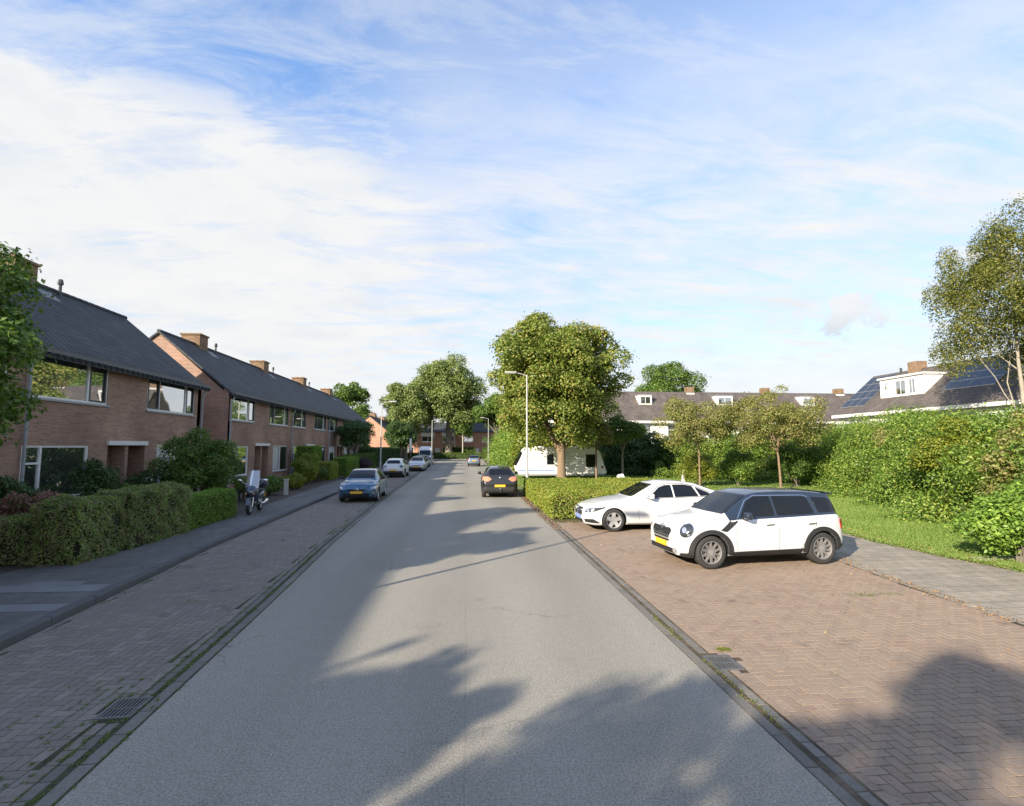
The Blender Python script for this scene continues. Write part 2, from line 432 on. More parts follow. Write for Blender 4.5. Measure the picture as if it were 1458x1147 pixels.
def tree(name, label, loc, h, rad, cz, n, size, leaf, bark='bark', tr=0.2, fork=None, clumps=26, cr=1.2, seed=1, group=None, limbs=10,
         sq=0.8, cat='tree', lean=(0, 0), shell=0.45, bot=-0.75, rz=0, ctr=(0, 0), elong=1.7, thin=1.0):
    t = thing(name, label, cat, (loc[0], loc[1], loc[2] if len(loc) > 2 else 0), rz, group)
    g = random.Random(seed)
    cl = crown_clumps((lean[0]+ctr[0], lean[1]+ctr[1], cz), rad, clumps, cr, seed, shell, bot)
    mb = MB(); fz = fork if fork else cz - rad[2]*0.7
    top = Vector((lean[0]*0.9, lean[1]*0.9, cz + rad[2]*0.45))
    fk = Vector((lean[0]*0.3, lean[1]*0.3, fz))
    mb.tube([(0, 0, -0.1), (0, 0, 0.06*h*0.4), (lean[0]*.1, lean[1]*.1, fz*0.5), fk], [tr*1.5, tr*1.12, tr*0.98, tr*0.9], 10)
    mb.tube(limb_path(fk, top, g, 0.06), [tr*0.85, tr*0.7, tr*0.52, tr*0.36, tr*0.22, tr*0.08], 8)
    order = sorted(cl, key=lambda q: -q[3])[:limbs]
    for q in order:
        s0 = fk.lerp(top, g.uniform(0.0, 0.55))
        r0 = tr*g.uniform(0.35, 0.55)*thin
        pth = limb_path(s0, q[:3], g)
        mb.tube(pth, [r0*(1-0.85*i/5) for i in range(6)], 6)
        for _ in range(2):
            q2 = Vector(q[:3]) + Vector((g.uniform(-1, 1), g.uniform(-1, 1), g.uniform(-.5, 1)))*q[3]*0.9
            mb.tube([pth[3], pth[3].lerp(q2, .5) + Vector((0, 0, .1*q[3])), q2], [r0*.4, r0*.25, r0*.06], 5)
    mb.build('trunk', M[bark], t, smooth=True, angle=60)
    P, NN = clump_points(cl, n, sq=sq)
    foliage('crown', P, NN, size, LF[leaf], t, elong)
    return t

def box_core(boxes, ins=0.09):
    vs = []; qs = []
    for (x0, x1, y0, y1, z0, z1) in boxes:
        b = len(vs); a = ins
        vs += [(x0+a,y0+a,z0),(x1-a,y0+a,z0),(x1-a,y1-a,z0),(x0+a,y1-a,z0),(x0+a,y0+a,z1-a),(x1-a,y0+a,z1-a),(x1-a,y1-a,z1-a),(x0+a,y1-a,z1-a)]
        qs += [[b+i for i in q] for q in ((4,5,6,7),(0,1,5,4),(1,2,6,5),(2,3,7,6),(3,0,4,7))]
    return np.array(vs, float), np.array(qs)
def hedge(name, label, boxes, dens, size, leaf, bump=0.07, group=None, cat='hedge', loc=(0, 0, 0), rz=0, kind=None, round_=0.12):
    P = []; NN = []
    for (x0, x1, y0, y1, z0, z1) in boxes:
        faces = [('z', (x1-x0)*(y1-y0)), ('x0', (y1-y0)*(z1-z0)), ('x1', (y1-y0)*(z1-z0)), ('y0', (x1-x0)*(z1-z0)), ('y1', (x1-x0)*(z1-z0))]
        for f, A in faces:
            n = int(A*dens); 
            if n < 1: continue
            x = R.uniform(x0, x1, n); y = R.uniform(y0, y1, n); z = R.uniform(z0, z1, n); nn = np.zeros((n, 3))
            if f == 'z': z[:] = z1; nn[:, 2] = 1
            if f == 'x0': x[:] = x0; nn[:, 0] = -1
            if f == 'x1': x[:] = x1; nn[:, 0] = 1
            if f == 'y0': y[:] = y0; nn[:, 1] = -1
            if f == 'y1': y[:] = y1; nn[:, 1] = 1
            p = np.stack([x, y, z], 1)
            # soften the arrises and swell the faces a little
            ex = np.minimum(x-x0, x1-x); ey = np.minimum(y-y0, y1-y); ez = z1-z
            c = np.array([(x0+x1)/2, (y0+y1)/2, (z0+z1)/2])
            if f == 'z': near = np.clip(1-np.minimum(ex, ey)/round_, 0, 1); p[:, 2] -= near**2*round_*0.6
            else: near = np.clip(1-ez/round_, 0, 1); p -= nn*(near**2*round_*0.6)[:, None]
            w = np.sin(x*2.3+y*1.7+z)*0.4 + np.sin(x*5.1-y*4.3+z*6)*0.35 + np.sin(y*9+x*3+z*11)*0.25
            p += nn*((w*bump) + R.normal(size=n)*0.025 - R.random(n)*0.05)[:, None]
            P.append(p); NN.append(nn*0.6 + np.array([0, 0, .25]) + R.normal(size=(n, 3))*0.55)
    o = foliage(name, np.vstack(P), np.vstack(NN), size, LF[leaf], None, 1.6, box_core(boxes))
    o.location = loc; o.rotation_euler = (0, 0, rz)
    return tag(o, label, cat, group, kind)
def bush(name, label, loc, rad, n, size, leaf, cr=0.35, clumps=22, seed=3, group=None, cat='bush', sq=0.9, flowers=None, stems=True, elong=1.7, stuff=None):
    """ dense bush: crown on short stems; loc z is the ground """
    t = thing(name, label, cat, loc, 0, group)
    cl = crown_clumps((0, 0, rad[2]*0.95), (rad[0], rad[1], rad[2]), clumps, cr, seed, 0.35, -0.85)
    P, NN = clump_points(cl, n, sq=sq, inner=0.45)
    P[:, 2] = np.maximum(P[:, 2], 0.02 + 0.05*R.random(len(P)))
    foliage('crown', P, NN, size, LF[leaf] if isinstance(leaf, str) else leaf, t, elong)
    g = random.Random(seed); mb = MB()
    for q in cl[:8]:
        mb.tube(limb_path((g.uniform(-.1, .1), g.uniform(-.1, .1), -0.05), q[:3], g), [0.03, .026, .022, .016, .01, .004], 5)
    mb.build('stem', M['bark_grey'], t, smooth=True)
    if flowers:
        mat, nf, fs = flowers
        P, NN = clump_points(cl, nf, sq=sq, inner=0.95)
        V = []; Q = []
        P2 = np.repeat(P, 9, axis=0) + R.normal(size=(nf*9, 3))*fs*0.5
        foliage('blossom', P2, R.normal(size=P2.shape)+np.array([0, 0, .5]), fs*0.7, mat, t, 1.2)
    return t

# ------------------------------------------------------------------ ground and roads
AL = interp([(-40, -2.9), (4, -2.85), (8.7, -3.1), (14, -3.45), (23.3, -3.84), (52, -4.45), (100, -5.0)])
AR = interp([(-40, 2.62), (24, 2.66), (40, 2.8), (70, 2.95), (100, 3.15)])
KL = interp([(-40, -5.5), (7, -5.73), (13.6, -6.32), (27.5, -6.86), (52, -7.27), (100, -7.7)])
PBK = interp([(-40, -9.7), (8, -9.7), (11.0, -8.7), (12.75, -7.85), (18.2, -7.95), (24.2, -8.4), (35, -9.0), (62, -10.3), (100, -11)])
GE = interp([(-40, 11.3), (9, 11.3), (11, 10.9), (13, 10.8), (15, 11.2), (18, 11.6)])   # right pavement / lawn edge
CR = interp([(-40, 7.75), (6.8, 7.82), (8.65, 7.9), (11.1, 8.2), (18, 8.45)])          # right bricks / pavement edge
PZ = 0.11

def m_asphalt():
    m, nt, out = newmat('worn_asphalt')
    co = coords(nt)
    fine = noise(nt, co, 150, 3, 0.75); mid = noise(nt, co, 9, 4); big = noise(nt, scalevec(nt, co, (1, 0.25, 1)), 0.5, 4)
    vor = nt.nodes.new('ShaderNodeTexVoronoi'); nt.links.new(co, vor.inputs['Vector']); vor.inputs['Scale'].default_value = 85
    r = ramp(nt, [(0.30, (0.11, 0.104, 0.09)), (0.5, (0.245, 0.228, 0.195)), (0.68, (0.46, 0.425, 0.355))]); nt.links.new(fine, r.inputs[0])
    c = mixc(nt, 1.0, r.outputs[0], math_(nt, 'MULTIPLY_ADD', big, 0.5, 0.78), 'MULTIPLY')
    c = mixc(nt, 1.0, c, math_(nt, 'MULTIPLY_ADD', mid, 0.24, 0.88), 'MULTIPLY')
    grain = ramp(nt, [(0.36, .74), (0.5, 1.0), (0.64, 1.28)]); nt.links.new(noise(nt, co, 48, 2, 0.8), grain.inputs[0])
    c = mixc(nt, 1.0, c, grain.outputs[0], 'MULTIPLY')
    # polished wheel tracks and a darker oil-stained middle
    sxyz = nt.nodes.new('ShaderNodeSeparateXYZ'); nt.links.new(co, sxyz.inputs[0])
    tr = math_(nt, 'COSINE', math_(nt, 'MULTIPLY', math_(nt, 'ADD', sxyz.outputs[0], .1), 2*pi/1.75))
    c = mixc(nt, 1.0, c, math_(nt, 'MULTIPLY_ADD', math_(nt, 'MULTIPLY', tr, noise(nt, scalevec(nt, co, (1, .1, 1)), 1.2, 2)), -0.10, 1.0), 'MULTIPLY')
    # hairline cracks and a long paving seam
    wv = nt.nodes.new('ShaderNodeVectorMath'); wv.operation = 'ADD'; nn_ = nt.nodes.new('ShaderNodeTexNoise'); nn_.inputs['Scale'].default_value = 1.2; nn_.inputs['Detail'].default_value = 6
    nt.links.new(co, nn_.inputs['Vector']); nt.links.new(scalevec(nt, nn_.outputs['Color'], (1.4, 1.4, 0)), wv.inputs[0]); nt.links.new(co, wv.inputs[1])
    vc = nt.nodes.new('ShaderNodeTexVoronoi'); vc.feature = 'DISTANCE_TO_EDGE'; vc.inputs['Scale'].default_value = .32; nt.links.new(wv.outputs[0], vc.inputs['Vector'])
    ck = ramp(nt, [(0.0, .55), (0.0045, 0.0)]); nt.links.new(vc.outputs['Distance'], ck.inputs[0])
    gate = ramp(nt, [(0.5, 0), (0.6, 1)]); nt.links.new(noise(nt, co, .35, 2), gate.inputs[0])
    c = mixc(nt, math_(nt, 'MULTIPLY', ck.outputs[0], gate.outputs[0]), c, (0.05, 0.048, 0.045))
    seam = math_(nt, 'ABSOLUTE', math_(nt, 'ADD', sxyz.outputs[0], math_(nt, 'MULTIPLY_ADD', nn_.outputs['Fac'], .04, -.02)))
    sr = ramp(nt, [(0.0, .22), (0.012, 0.0)]); nt.links.new(seam, sr.inputs[0])
    c = mixc(nt, sr.outputs[0], c, (0.09, 0.085, 0.08))
    st = ramp(nt, [(0.62, 0), (0.78, 0.55)]); nt.links.new(noise(nt, co, 0.9, 5, 0.7), st.inputs[0])
    c = mixc(nt, st.outputs[0], c, (0.09, 0.088, 0.085))
    h = math_(nt, 'ADD', fine, vor.outputs['Distance'])
    finish(nt, out, c, 0.85, bump=h, bstr=0.3, bdist=0.005, spec=0.3)
    return m
def m_paver(name, cols, grime=(0.10, 0.09, 0.075)):
    m, nt, out = newmat(name)
    co = coords(nt); geo = nt.nodes.new('ShaderNodeNewGeometry')
    r = ramp(nt, [(i/(len(cols)-1), c) for i, c in enumerate(cols)]); nt.links.new(geo.outputs['Random Per Island'], r.inputs[0])
    n1 = noise(nt, co, 0.8, 5, 0.6); n2 = noise(nt, co, 28, 4, 0.65)
    c = mixc(nt, 1.0, r.outputs[0], math_(nt, 'MULTIPLY_ADD', n2, 0.8, 0.6), 'MULTIPLY')
    g = ramp(nt, [(0.45, 0), (0.7, 0.55)]); nt.links.new(n1, g.inputs[0])
    c = mixc(nt, g.outputs[0], c, grime)
    oil = ramp(nt, [(0.62, 0), (0.74, .5)]); nt.links.new(noise(nt, co, 1.5, 4, .6), oil.inputs[0])
    c = mixc(nt, oil.outputs[0], c, (0.07, 0.06, 0.05))
    finish(nt, out, c, 0.9, bump=n2, bstr=0.5, bdist=0.006, spec=0.25)
    return m
def m_ground(name, cs, sc_=1.5, bump=0.6):
    m, nt, out = newmat(name)
    co = coords(nt)
    r = ramp(nt, [(0.3, cs[0]), (0.5, cs[1]), (0.7, cs[2])]); nt.links.new(noise(nt, co, sc_, 6, 0.65), r.inputs[0])
    c = mixc(nt, 1.0, r.outputs[0], math_(nt, 'MULTIPLY_ADD', noise(nt, co, 30, 3), 0.8, 0.6), 'MULTIPLY')
    finish(nt, out, c, 0.95, bump=noise(nt, co, 25, 3), bstr=bump, bdist=0.03, spec=0.15)
    return m
def m_tiles():
    m, nt, out = newmat('pavement_tiles')
    co = coords(nt)
    b = nt.nodes.new('ShaderNodeTexBrick'); nt.links.new(co, b.inputs['Vector'])
    b.inputs['Color1'].default_value = (0.145, 0.142, 0.138, 1); b.inputs['Color2'].default_value = (0.118, 0.116, 0.114, 1); b.inputs['Mortar'].default_value = (0.05, 0.048, 0.04, 1)
    b.inputs['Scale'].default_value = 1; b.inputs['Brick Width'].default_value = 0.3; b.inputs['Row Height'].default_value = 0.3; b.inputs['Mortar Size'].default_value = 0.005
    b.inputs['Mortar Smooth'].default_value = 0.4
    n1 = noise(nt, scalevec(nt, co, (1, .4, 1)), 1.1, 6, 0.65); n2 = noise(nt, co, 45, 3)
    c = mixc(nt, 1.0, b.outputs[0], math_(nt, 'MULTIPLY_ADD', n1, 1.1, 0.5), 'MULTIPLY')
    c = mixc(nt, 1.0, c, math_(nt, 'MULTIPLY_ADD', n2, 0.7, 0.65), 'MULTIPLY')
    h = math_(nt, 'SUBTRACT', math_(nt, 'MULTIPLY', n2, 0.3), b.outputs['Fac'])
    finish(nt, out, c, 0.85, bump=h, bstr=0.5, bdist=0.006, spec=0.3)
    return m
def m_tiles_right():
    m, nt, out = newmat('weathered_grey_tiles')
    co = coords(nt)
    b = nt.nodes.new('ShaderNodeTexBrick'); nt.links.new(co, b.inputs['Vector'])
    b.inputs['Color1'].default_value = (0.33, 0.29, 0.235, 1); b.inputs['Color2'].default_value = (0.27, 0.24, 0.195, 1); b.inputs['Mortar'].default_value = (0.11, 0.10, 0.07, 1)
    b.inputs['Scale'].default_value = 1; b.inputs['Brick Width'].default_value = 0.3; b.inputs['Row Height'].default_value = 0.3; b.inputs['Mortar Size'].default_value = 0.008
    b.inputs['Mortar Smooth'].default_value = 0.4
    n1 = noise(nt, scalevec(nt, co, (.5, 2.2, 1)), 1.0, 6, 0.7); n2 = noise(nt, co, 40, 3)
    c = mixc(nt, 1.0, b.outputs[0], math_(nt, 'MULTIPLY_ADD', n1, 1.0, 0.5), 'MULTIPLY')
    c = mixc(nt, 1.0, c, math_(nt, 'MULTIPLY_ADD', n2, 0.7, 0.65), 'MULTIPLY')
    finish(nt, out, c, 0.9, bump=math_(nt, 'SUBTRACT', math_(nt, 'MULTIPLY', n2, .3), b.outputs['Fac']), bstr=0.5, bdist=0.006, spec=0.2)
    return m
M['asphalt'] = m_asphalt()
M['paver_r'] = m_paver('red_paving_bricks', [(0.245, 0.18, 0.138), (0.275, 0.205, 0.155), (0.255, 0.195, 0.15), (0.30, 0.222, 0.168), (0.27, 0.21, 0.165)], (0.285, 0.225, 0.17))
M['gutter_stone'] = m_paver('gutter_stones', [(0.15, 0.14, 0.125), (0.20, 0.185, 0.165), (0.17, 0.16, 0.145)], (0.10, 0.095, 0.08))
M['paver_l'] = m_paver('grey_brown_paving_bricks', [(0.19, 0.16, 0.138), (0.22, 0.185, 0.16), (0.205, 0.18, 0.16), (0.26, 0.22, 0.19)], (0.22, 0.19, 0.16))
M['mortar_l'] = m_ground('mossy_joint_sand', [(0.03, 0.035, 0.018), (0.075, 0.07, 0.045), (0.06, 0.095, 0.025)], 1.6)
M['mortar'] = m_ground('joint_sand', [(0.045, 0.037, 0.028), (0.10, 0.08, 0.058), (0.19, 0.15, 0.105)], 2.5)
M['tiles'] = m_tiles(); M['tiles_r'] = m_tiles_right()
M['lawn'] = m_ground('lawn_ground', [(0.10, 0.13, 0.045), (0.15, 0.175, 0.06), (0.22, 0.21, 0.09)], 0.9)
M['earth'] = m_ground('bare_earth', [(0.05, 0.06, 0.025), (0.085, 0.09, 0.04), (0.12, 0.105, 0.06)], 0.7)
M['slab'] = m_plain('light_concrete_slab', (0.19, 0.195, 0.20), 0.9, var=0.25, scale=4, bump=0.3)
M['slab_pale'] = m_plain('pale_path_slab', (0.42, 0.39, 0.35), 0.9, var=0.2, scale=4, bump=0.3)

def strip(name, fl, fr, y0, y1, z, mat, step=2.0, kind='structure'):
    ys = np.arange(y0, y1+1e-6, step); mb = MB()
    vs = []; 
    for y in ys: vs += [(fl(y), y, z), (fr(y), y, z)]
    mb.add(vs, [(2*i, 2*i+1, 2*i+3, 2*i+2) for i in range(len(ys)-1)])
    o = mb.build(name, mat); return tag(o, kind=kind)
E_ = 1500
o = MB().add([(-E_, -E_, -0.03), (E_, -E_, -0.03), (E_, E_, -0.03), (-E_, E_, -0.03)], [(0, 1, 2, 3)]).build('ground', M['earth']); tag(o, kind='structure')
strip('road', AL, AR, -40, 108, 0.0, M['asphalt'])
cross = MB().add([(-90, 100, 0.004), (90, 100, 0.004), (90, 107, 0.004), (-90, 107, 0.004)], [(0, 1, 2, 3)]).build('cross_road', M['asphalt']); tag(cross, kind='structure')
strip('parking_lane_bed', KL, AL, -40, 100, -0.0035, M['mortar_l'])
strip('parking_bay_bed', AR, CR, -40, 17, -0.0035, M['mortar'], 1.0)
strip('garden_ground', lambda y: -60, PBK, -40, 130, PZ-0.025, M['soil'])
strip('pavement', PBK, lambda y: KL(y)-0.14, -40, 100, PZ, M['tiles'], 1.0)
strip('side_pavement', CR, GE, -40, 17, 0.004, M['tiles_r'], 1.0)
lawn = strip('lawn', lambda y: GE(y) if y <= 17.0 else (9.4 if y < 27 else max(AR(y)+0.25, 3.0)), lambda y: 60, -40, 98, -0.006, M['lawn'], 1.0)

# paving bricks: real bricks laid in herringbone, courses along the gutter
def bricks_mesh(name, rects, mat):
    """ rects: (cx, cy, half length along ux, half width, ux, uy) """
    A = np.array(rects); n = len(A)
    cx, cy, hl, hw, ux, uy = A.T
    dz = R.normal(size=n)*0.0009; tl = R.normal(size=(n, 2))*0.0035
    V = np.zeros((n, 8, 3))
    for k, (a, b) in enumerate(((-1, -1), (1, -1), (1, 1), (-1, 1))):
        for lv, (ins, zz) in enumerate(((0.003, 0.0), (0.0, -0.006))):
            L = (hl-ins)*a; W = (hw-ins)*b
            V[:, k+4*lv, 0] = cx + L*ux - W*uy
            V[:, k+4*lv, 1] = cy + L*uy + W*ux
            V[:, k+4*lv, 2] = zz + (dz + L*tl[:, 0] + W*tl[:, 1] if lv == 0 else 0)
    base = np.arange(n)[:, None]*8
    q = np.array([(0, 1, 2, 3), (0, 4, 5, 1), (1, 5, 6, 2), (2, 6, 7, 3), (3, 7, 4, 0)])
    Q = (base[:, :, None] + q[None]).reshape(-1, 4)
    return fast_mesh(name, V.reshape(-1, 3), Q, mat, flat=True)
def herring(fl, fr, y0, y1, w=0.105, skip=None):
    out = []; g = w
    c0 = int(-12/g); c1 = int(12/g); r0 = int(y0/g)-1; r1 = int(y1/g)+1
    j = 0.003
    for r_ in range(r0, r1):
        y = (r_+0.5)*g; xl = fl(y); xr = fr(y)
        for c in range(int(xl/g)-3, int(xr/g)+3):
            k = (c - r_) % 4
            if k == 0:
                cx = (c+1)*g; cy = y
                if cx-g < xl-.07 or cx+g > xr+.03: 
                    # half brick closers at the edge
                    for h in (-.5, .5):
                        hx = cx+h*g
                        if hx-g/2 > xl-0.07 and hx+g/2 < xr+0.05: out.append((hx, cy, g/2-j, g/2-j, 1, 0))
                    continue
                out.append((cx, cy, g-j, g/2-j, 1, 0))
            elif k == 3:
                cx = (c+.5)*g; cy = (r_+1)*g
                if cx-g/2 < xl-0.07 or cx+g/2 > xr+0.05: continue
                out.append((cx, cy, g-j, g/2-j, 0, 1))
    if skip: out = [b for b in out if not skip(b[0], b[1])]
    return out
def course(f, off, y0, y1, ln, wd, jit=0.0, skip=None):
    out = []; y = y0
    while y < y1:
        l = ln*(1+jit*rnd.uniform(-1, 1)); x0 = f(y)+off; x1 = f(y+l)+off
        d = Vector((x1-x0, l)).normalized()
        if not (skip and skip((x0+x1)/2, y+l/2)): out.append(((x0+x1)/2, y+l/2, l/2-0.005, wd/2-0.004, d.x, d.y))
        y += l
    return out
DR1 = (2.98, 5.95); DR2 = (-3.26, 5.45)      # the two road drains
sk1 = lambda x, y: abs(x-DR1[0]) < 0.17 and abs(y-DR1[1]) < 0.20
sk2 = lambda x, y: abs(x-DR2[0]) < 0.17 and abs(y-DR2[1]) < 0.20
rs = course(AR, 0.36, -3, 17, .21, .1, skip=sk1) + herring(lambda y: AR(y)+.42, CR, -3, 17, skip=sk1)
o = bricks_mesh('parking_bay', rs, M['paver_r']); tag(o, kind='structure')
o = bricks_mesh('gutter_strip', course(AR, 0.07, -3, 40, .45, .115, .3, sk1) + course(AR, 0.235, -3, 24, .21, .1, 0, sk1) + course(AL, -0.09, -3, 60, .5, .13, .3, sk2) + course(AL, -0.26, -3, 60, .21, .1, 0, sk2), M['gutter_stone']); tag(o, kind='structure')
ls = course(AL, -.37, -3, 60, .21, .1, skip=sk2) + course(KL, .07, -3, 60, .21, .1) + herring(lambda y: KL(y)+.13, lambda y: AL(y)-.43, -3, 60, skip=sk2)
o = bricks_mesh('parking_lane', ls, M['paver_l']); tag(o, kind='structure')
o = strip('parking_lane_far', lambda y: KL(y), lambda y: AL(y), 60, 100, 0.0, M['paver_l']); 
# kerb stones
mb = MB(); y = -6.0
while y < 100:
    l = 1.0; x0 = KL(y); x1 = KL(y+l); j = .006; dz = rnd.uniform(-.004, .004)
    a = [(x0-.14, y+j), (x0, y+j), (x1, y+l-j), (x1-.14, y+l-j)]
    vs = [(p[0], p[1], -0.02) for p in a] + [(a[0][0], a[0][1], PZ+.004+dz), (a[1][0]-.02, a[1][1], PZ+.004+dz), (a[2][0]-.02, a[2][1], PZ+.004+dz), (a[3][0], a[3][1], PZ+.004+dz)] 
    vs += [(a[1][0], a[1][1], PZ-.02+dz), (a[2][0], a[2][1], PZ-.02+dz)]
    mb.add(vs, [(4, 5, 6, 7), (5, 8, 9, 6), (8, 1, 2, 9), (0, 4, 7, 3), (0, 1, 8, 5, 4), (3, 7, 6, 9, 2)])
    y += l
o = mb.build('kerb', M['kerb'], recalc=False); tag(o, kind='structure')
# lighter slabs let into the left pavement
mb = MB()
for (x0, x1, y0, y1) in ((-8.2, -6.15, 9.35, 9.75), (-7.75, -6.7, 9.78, 10.0), (-7.3, -6.0, 8.3, 8.62)):
    mb.add([(x0, y0, PZ+.004), (x1, y0-.05, PZ+.004), (x1-.03, y1, PZ+.004), (x0+.2, y1+.02, PZ+.004)], [(0, 1, 2, 3)])
tag(mb.build('pavement_slabs', M['slab']), kind='structure')
tag(MB().box(11.35, 12.6, 10.55, 10.9, -.02, .02).build('garden_path', M['slab_pale']), kind='structure')

# drains
def drain(loc, label, rz):
    t = thing('road_drain', label, 'drain', (loc[0], loc[1], 0), rz, 'road drains in the gutters')
    t.scale = (.8, .8, 1)
    f = MB()
    f.box(-.2, .2, -.25, -.21, -.03, .010); f.box(-.2, .2, .21, .25, -.03, .010); f.box(-.2, -.16, -.21, .21, -.03, .010); f.box(.16, .2, -.21, .21, -.03, .010)
    f.build('frame', M['iron'], t)
    g = MB()
    for i in range(7): x = -.135+.045*i; g.box(x-.010, x+.010, -.208, .208, -.001, .008)
    g.box(-.158, .158, -.012, .012, -.001, .005)
    g.build('grate', M['iron'], t)
    MB().add([(-.17, -.22, -.0015), (.17, -.22, -.0015), (.17, .22, -.0015), (-.17, .22, -.0015)], [(0, 1, 2, 3)]).build('shaft_dark_sheet', M['void'], t)  # flat black sheet painted in for the darkness below the grate
drain(DR1, 'cast iron road drain beside the red bricks with a yellow-green weed tuft at its rim', 0)
drain(DR2, 'cast iron road drain among grey bricks and moss in the shaded left gutter', radians(3))

# weeds and litter on the ground
def scatter(name, pts, size, mat, label=None, up=0.02, spread=.05, per=14, zj=.03):
    P = np.repeat(np.array(pts, float), per, axis=0)
    P[:, :2] += R.normal(size=(len(P), 2))*spread; P[:, 2] += R.random(len(P))*zj + up*.2
    NN = R.normal(size=P.shape)*.6 + np.array([0, 0, .8])
    o = foliage(name, P, NN, size, mat, None, 2.0); return tag(o, label, 'weeds', kind='stuff')
pts = []
for i in range(620):
    y = 3.4 + 14*rnd.random()**1.4; k = rnd.random()
    if sin(y*2.1)+sin(y*5.3+1) < -.2 and k < .8: continue
    pts.append((AL(y) + rnd.choice((-.01, -.165, -.165, -.20, -.31, -.32)) + rnd.gauss(0, .010), y, 0))
for i in range(130):
    y = 3.3 + 2.9*rnd.random(); pts.append((AL(y)-.2-round(abs(rnd.gauss(0, .5))/.105)*.105, y, 0))
for i in range(14): a = rnd.random()*2*pi; pts.append((DR2[0]+.26*cos(a), DR2[1]+.28*sin(a), 0))
scatter('weeds', pts, .014, LF['weed'], 'green weeds and moss in the joints of the left gutter', spread=.013, per=16, zj=.008)
pts = []
for i in range(90):
    y = 8 + 40*rnd.random(); pts.append((rnd.choice((KL(y)+.06, AL(y)-.35, AL(y)-.2, AL(y)-.3 - rnd.random()*1.2)), y, 0))
scatter('weeds', pts, .035, LF['weed'], 'sparse weeds along the far kerb of the parking lane', spread=.06, per=14, zj=.015)
pts = [(DR1[0]+.12+.12*rnd.random(), DR1[1]+.33+.06*rnd.random(), 0) for _ in range(14)] + [(AR(y)+.12+rnd.gauss(0, .02), y, 0) for y in np.linspace(6.7, 7.6, 12)] + [(AR(y)+.16+rnd.gauss(0, .02), y, 0) for y in np.linspace(4.6, 6, 14)]
scatter('weeds', pts, .016, LF['yellow'], 'yellow-green weed tufts by the drain in the red bricks', spread=.022, per=26, zj=.02)
pts = [(CR(y)+rnd.gauss(.03, .10), y, 0.01) for y in np.linspace(4.5, 15, 150)] + [(AR(y)+rnd.gauss(.12, .10), y, 0.005) for y in np.linspace(15.5, 34, 330)]
pts += [(3+rnd.random()*5, 16.6+rnd.random()*.8, 0.005) for _ in range(130)] + [(GE(y)-.05+rnd.gauss(0, .05), y, .01) for y in np.linspace(9, 15, 60)]
scatter('leaf_litter', pts, .034, LF['litter'], 'dry brown leaves blown along the hedge foot and brick edges', spread=.06, per=8, zj=.02)
pts = [(rnd.uniform(2.9, 8), rnd.uniform(4, 16), 0.004) for _ in range(120)]
scatter('leaf_litter', pts, .035, LF['litter'], 'few dry leaves scattered over the red brick bay', spread=.2, per=2, zj=.01)
scatter('weeds', [(6.75+rnd.gauss(0, .3), 8.35+rnd.gauss(0, .06), 0) for _ in range(30)], .016, LF['weed'], 'low weed patch in the red brick joints near the side pavement', spread=.03, per=12, zj=.02)

# grass blades on the lawn
def grass(name, n, fx, y0, y1, h, label):
    y = R.uniform(y0, y1, n)
    lim = np.array([fx(v) for v in y]); x = lim[:, 0] + R.random(n)*(lim[:, 1]-lim[:, 0])
    a = R.random(n)*2*pi; hh = h*R.uniform(.5, 1.3, n); w = .006 + .0006*y
    P = np.stack([x, y, np.full(n, -.01)], 1); d = np.stack([np.cos(a)*w, np.sin(a)*w, 0*a], 1)
    ln = np.stack([R.normal(size=n)*hh*.5, R.normal(size=n)*hh*.5, hh], 1)
    V = np.stack([P-d, P+d, P+ln], 1).reshape(-1, 3)
    o = fast_mesh(name, V, np.arange(3*n).reshape(-1, 3), LF['grass']); return tag(o, label, 'grass', kind='stuff')
def shr_x(y): return float(np.interp(y, [9.5, 12.8, 17.4, 27.2, 33], [11.6, 14, 16.3, 20.5, 23]))
grass('grass', 90000, lambda y: (GE(min(y, 18)), shr_x(y)+1.0), 9.6, 27, .055, 'short mown grass between the side pavement and the shrubs')
scatter('leaf_litter', [(lambda y: (GE(y)+abs(rnd.gauss(0, .5)), y, .01))(rnd.uniform(9.6, 17)) for _ in range(260)], .04, LF['litter'], 'dry leaves lying on the mown lawn beside the side pavement', spread=.25, per=2, zj=.03)
scatter('weeds', [(GE(y)-.04+rnd.gauss(0, .05), y, 0.004) for y in np.linspace(9.2, 17, 300)], .05, LF['grass'], 'ragged grass creeping over the edge of the side pavement', spread=.04, per=10, zj=.05)
grass('grass', 60000, lambda y: (3.4 if y > 27.5 else 10, 24), 25, 60, .09, 'grass lawn around the caravan and the small trees')

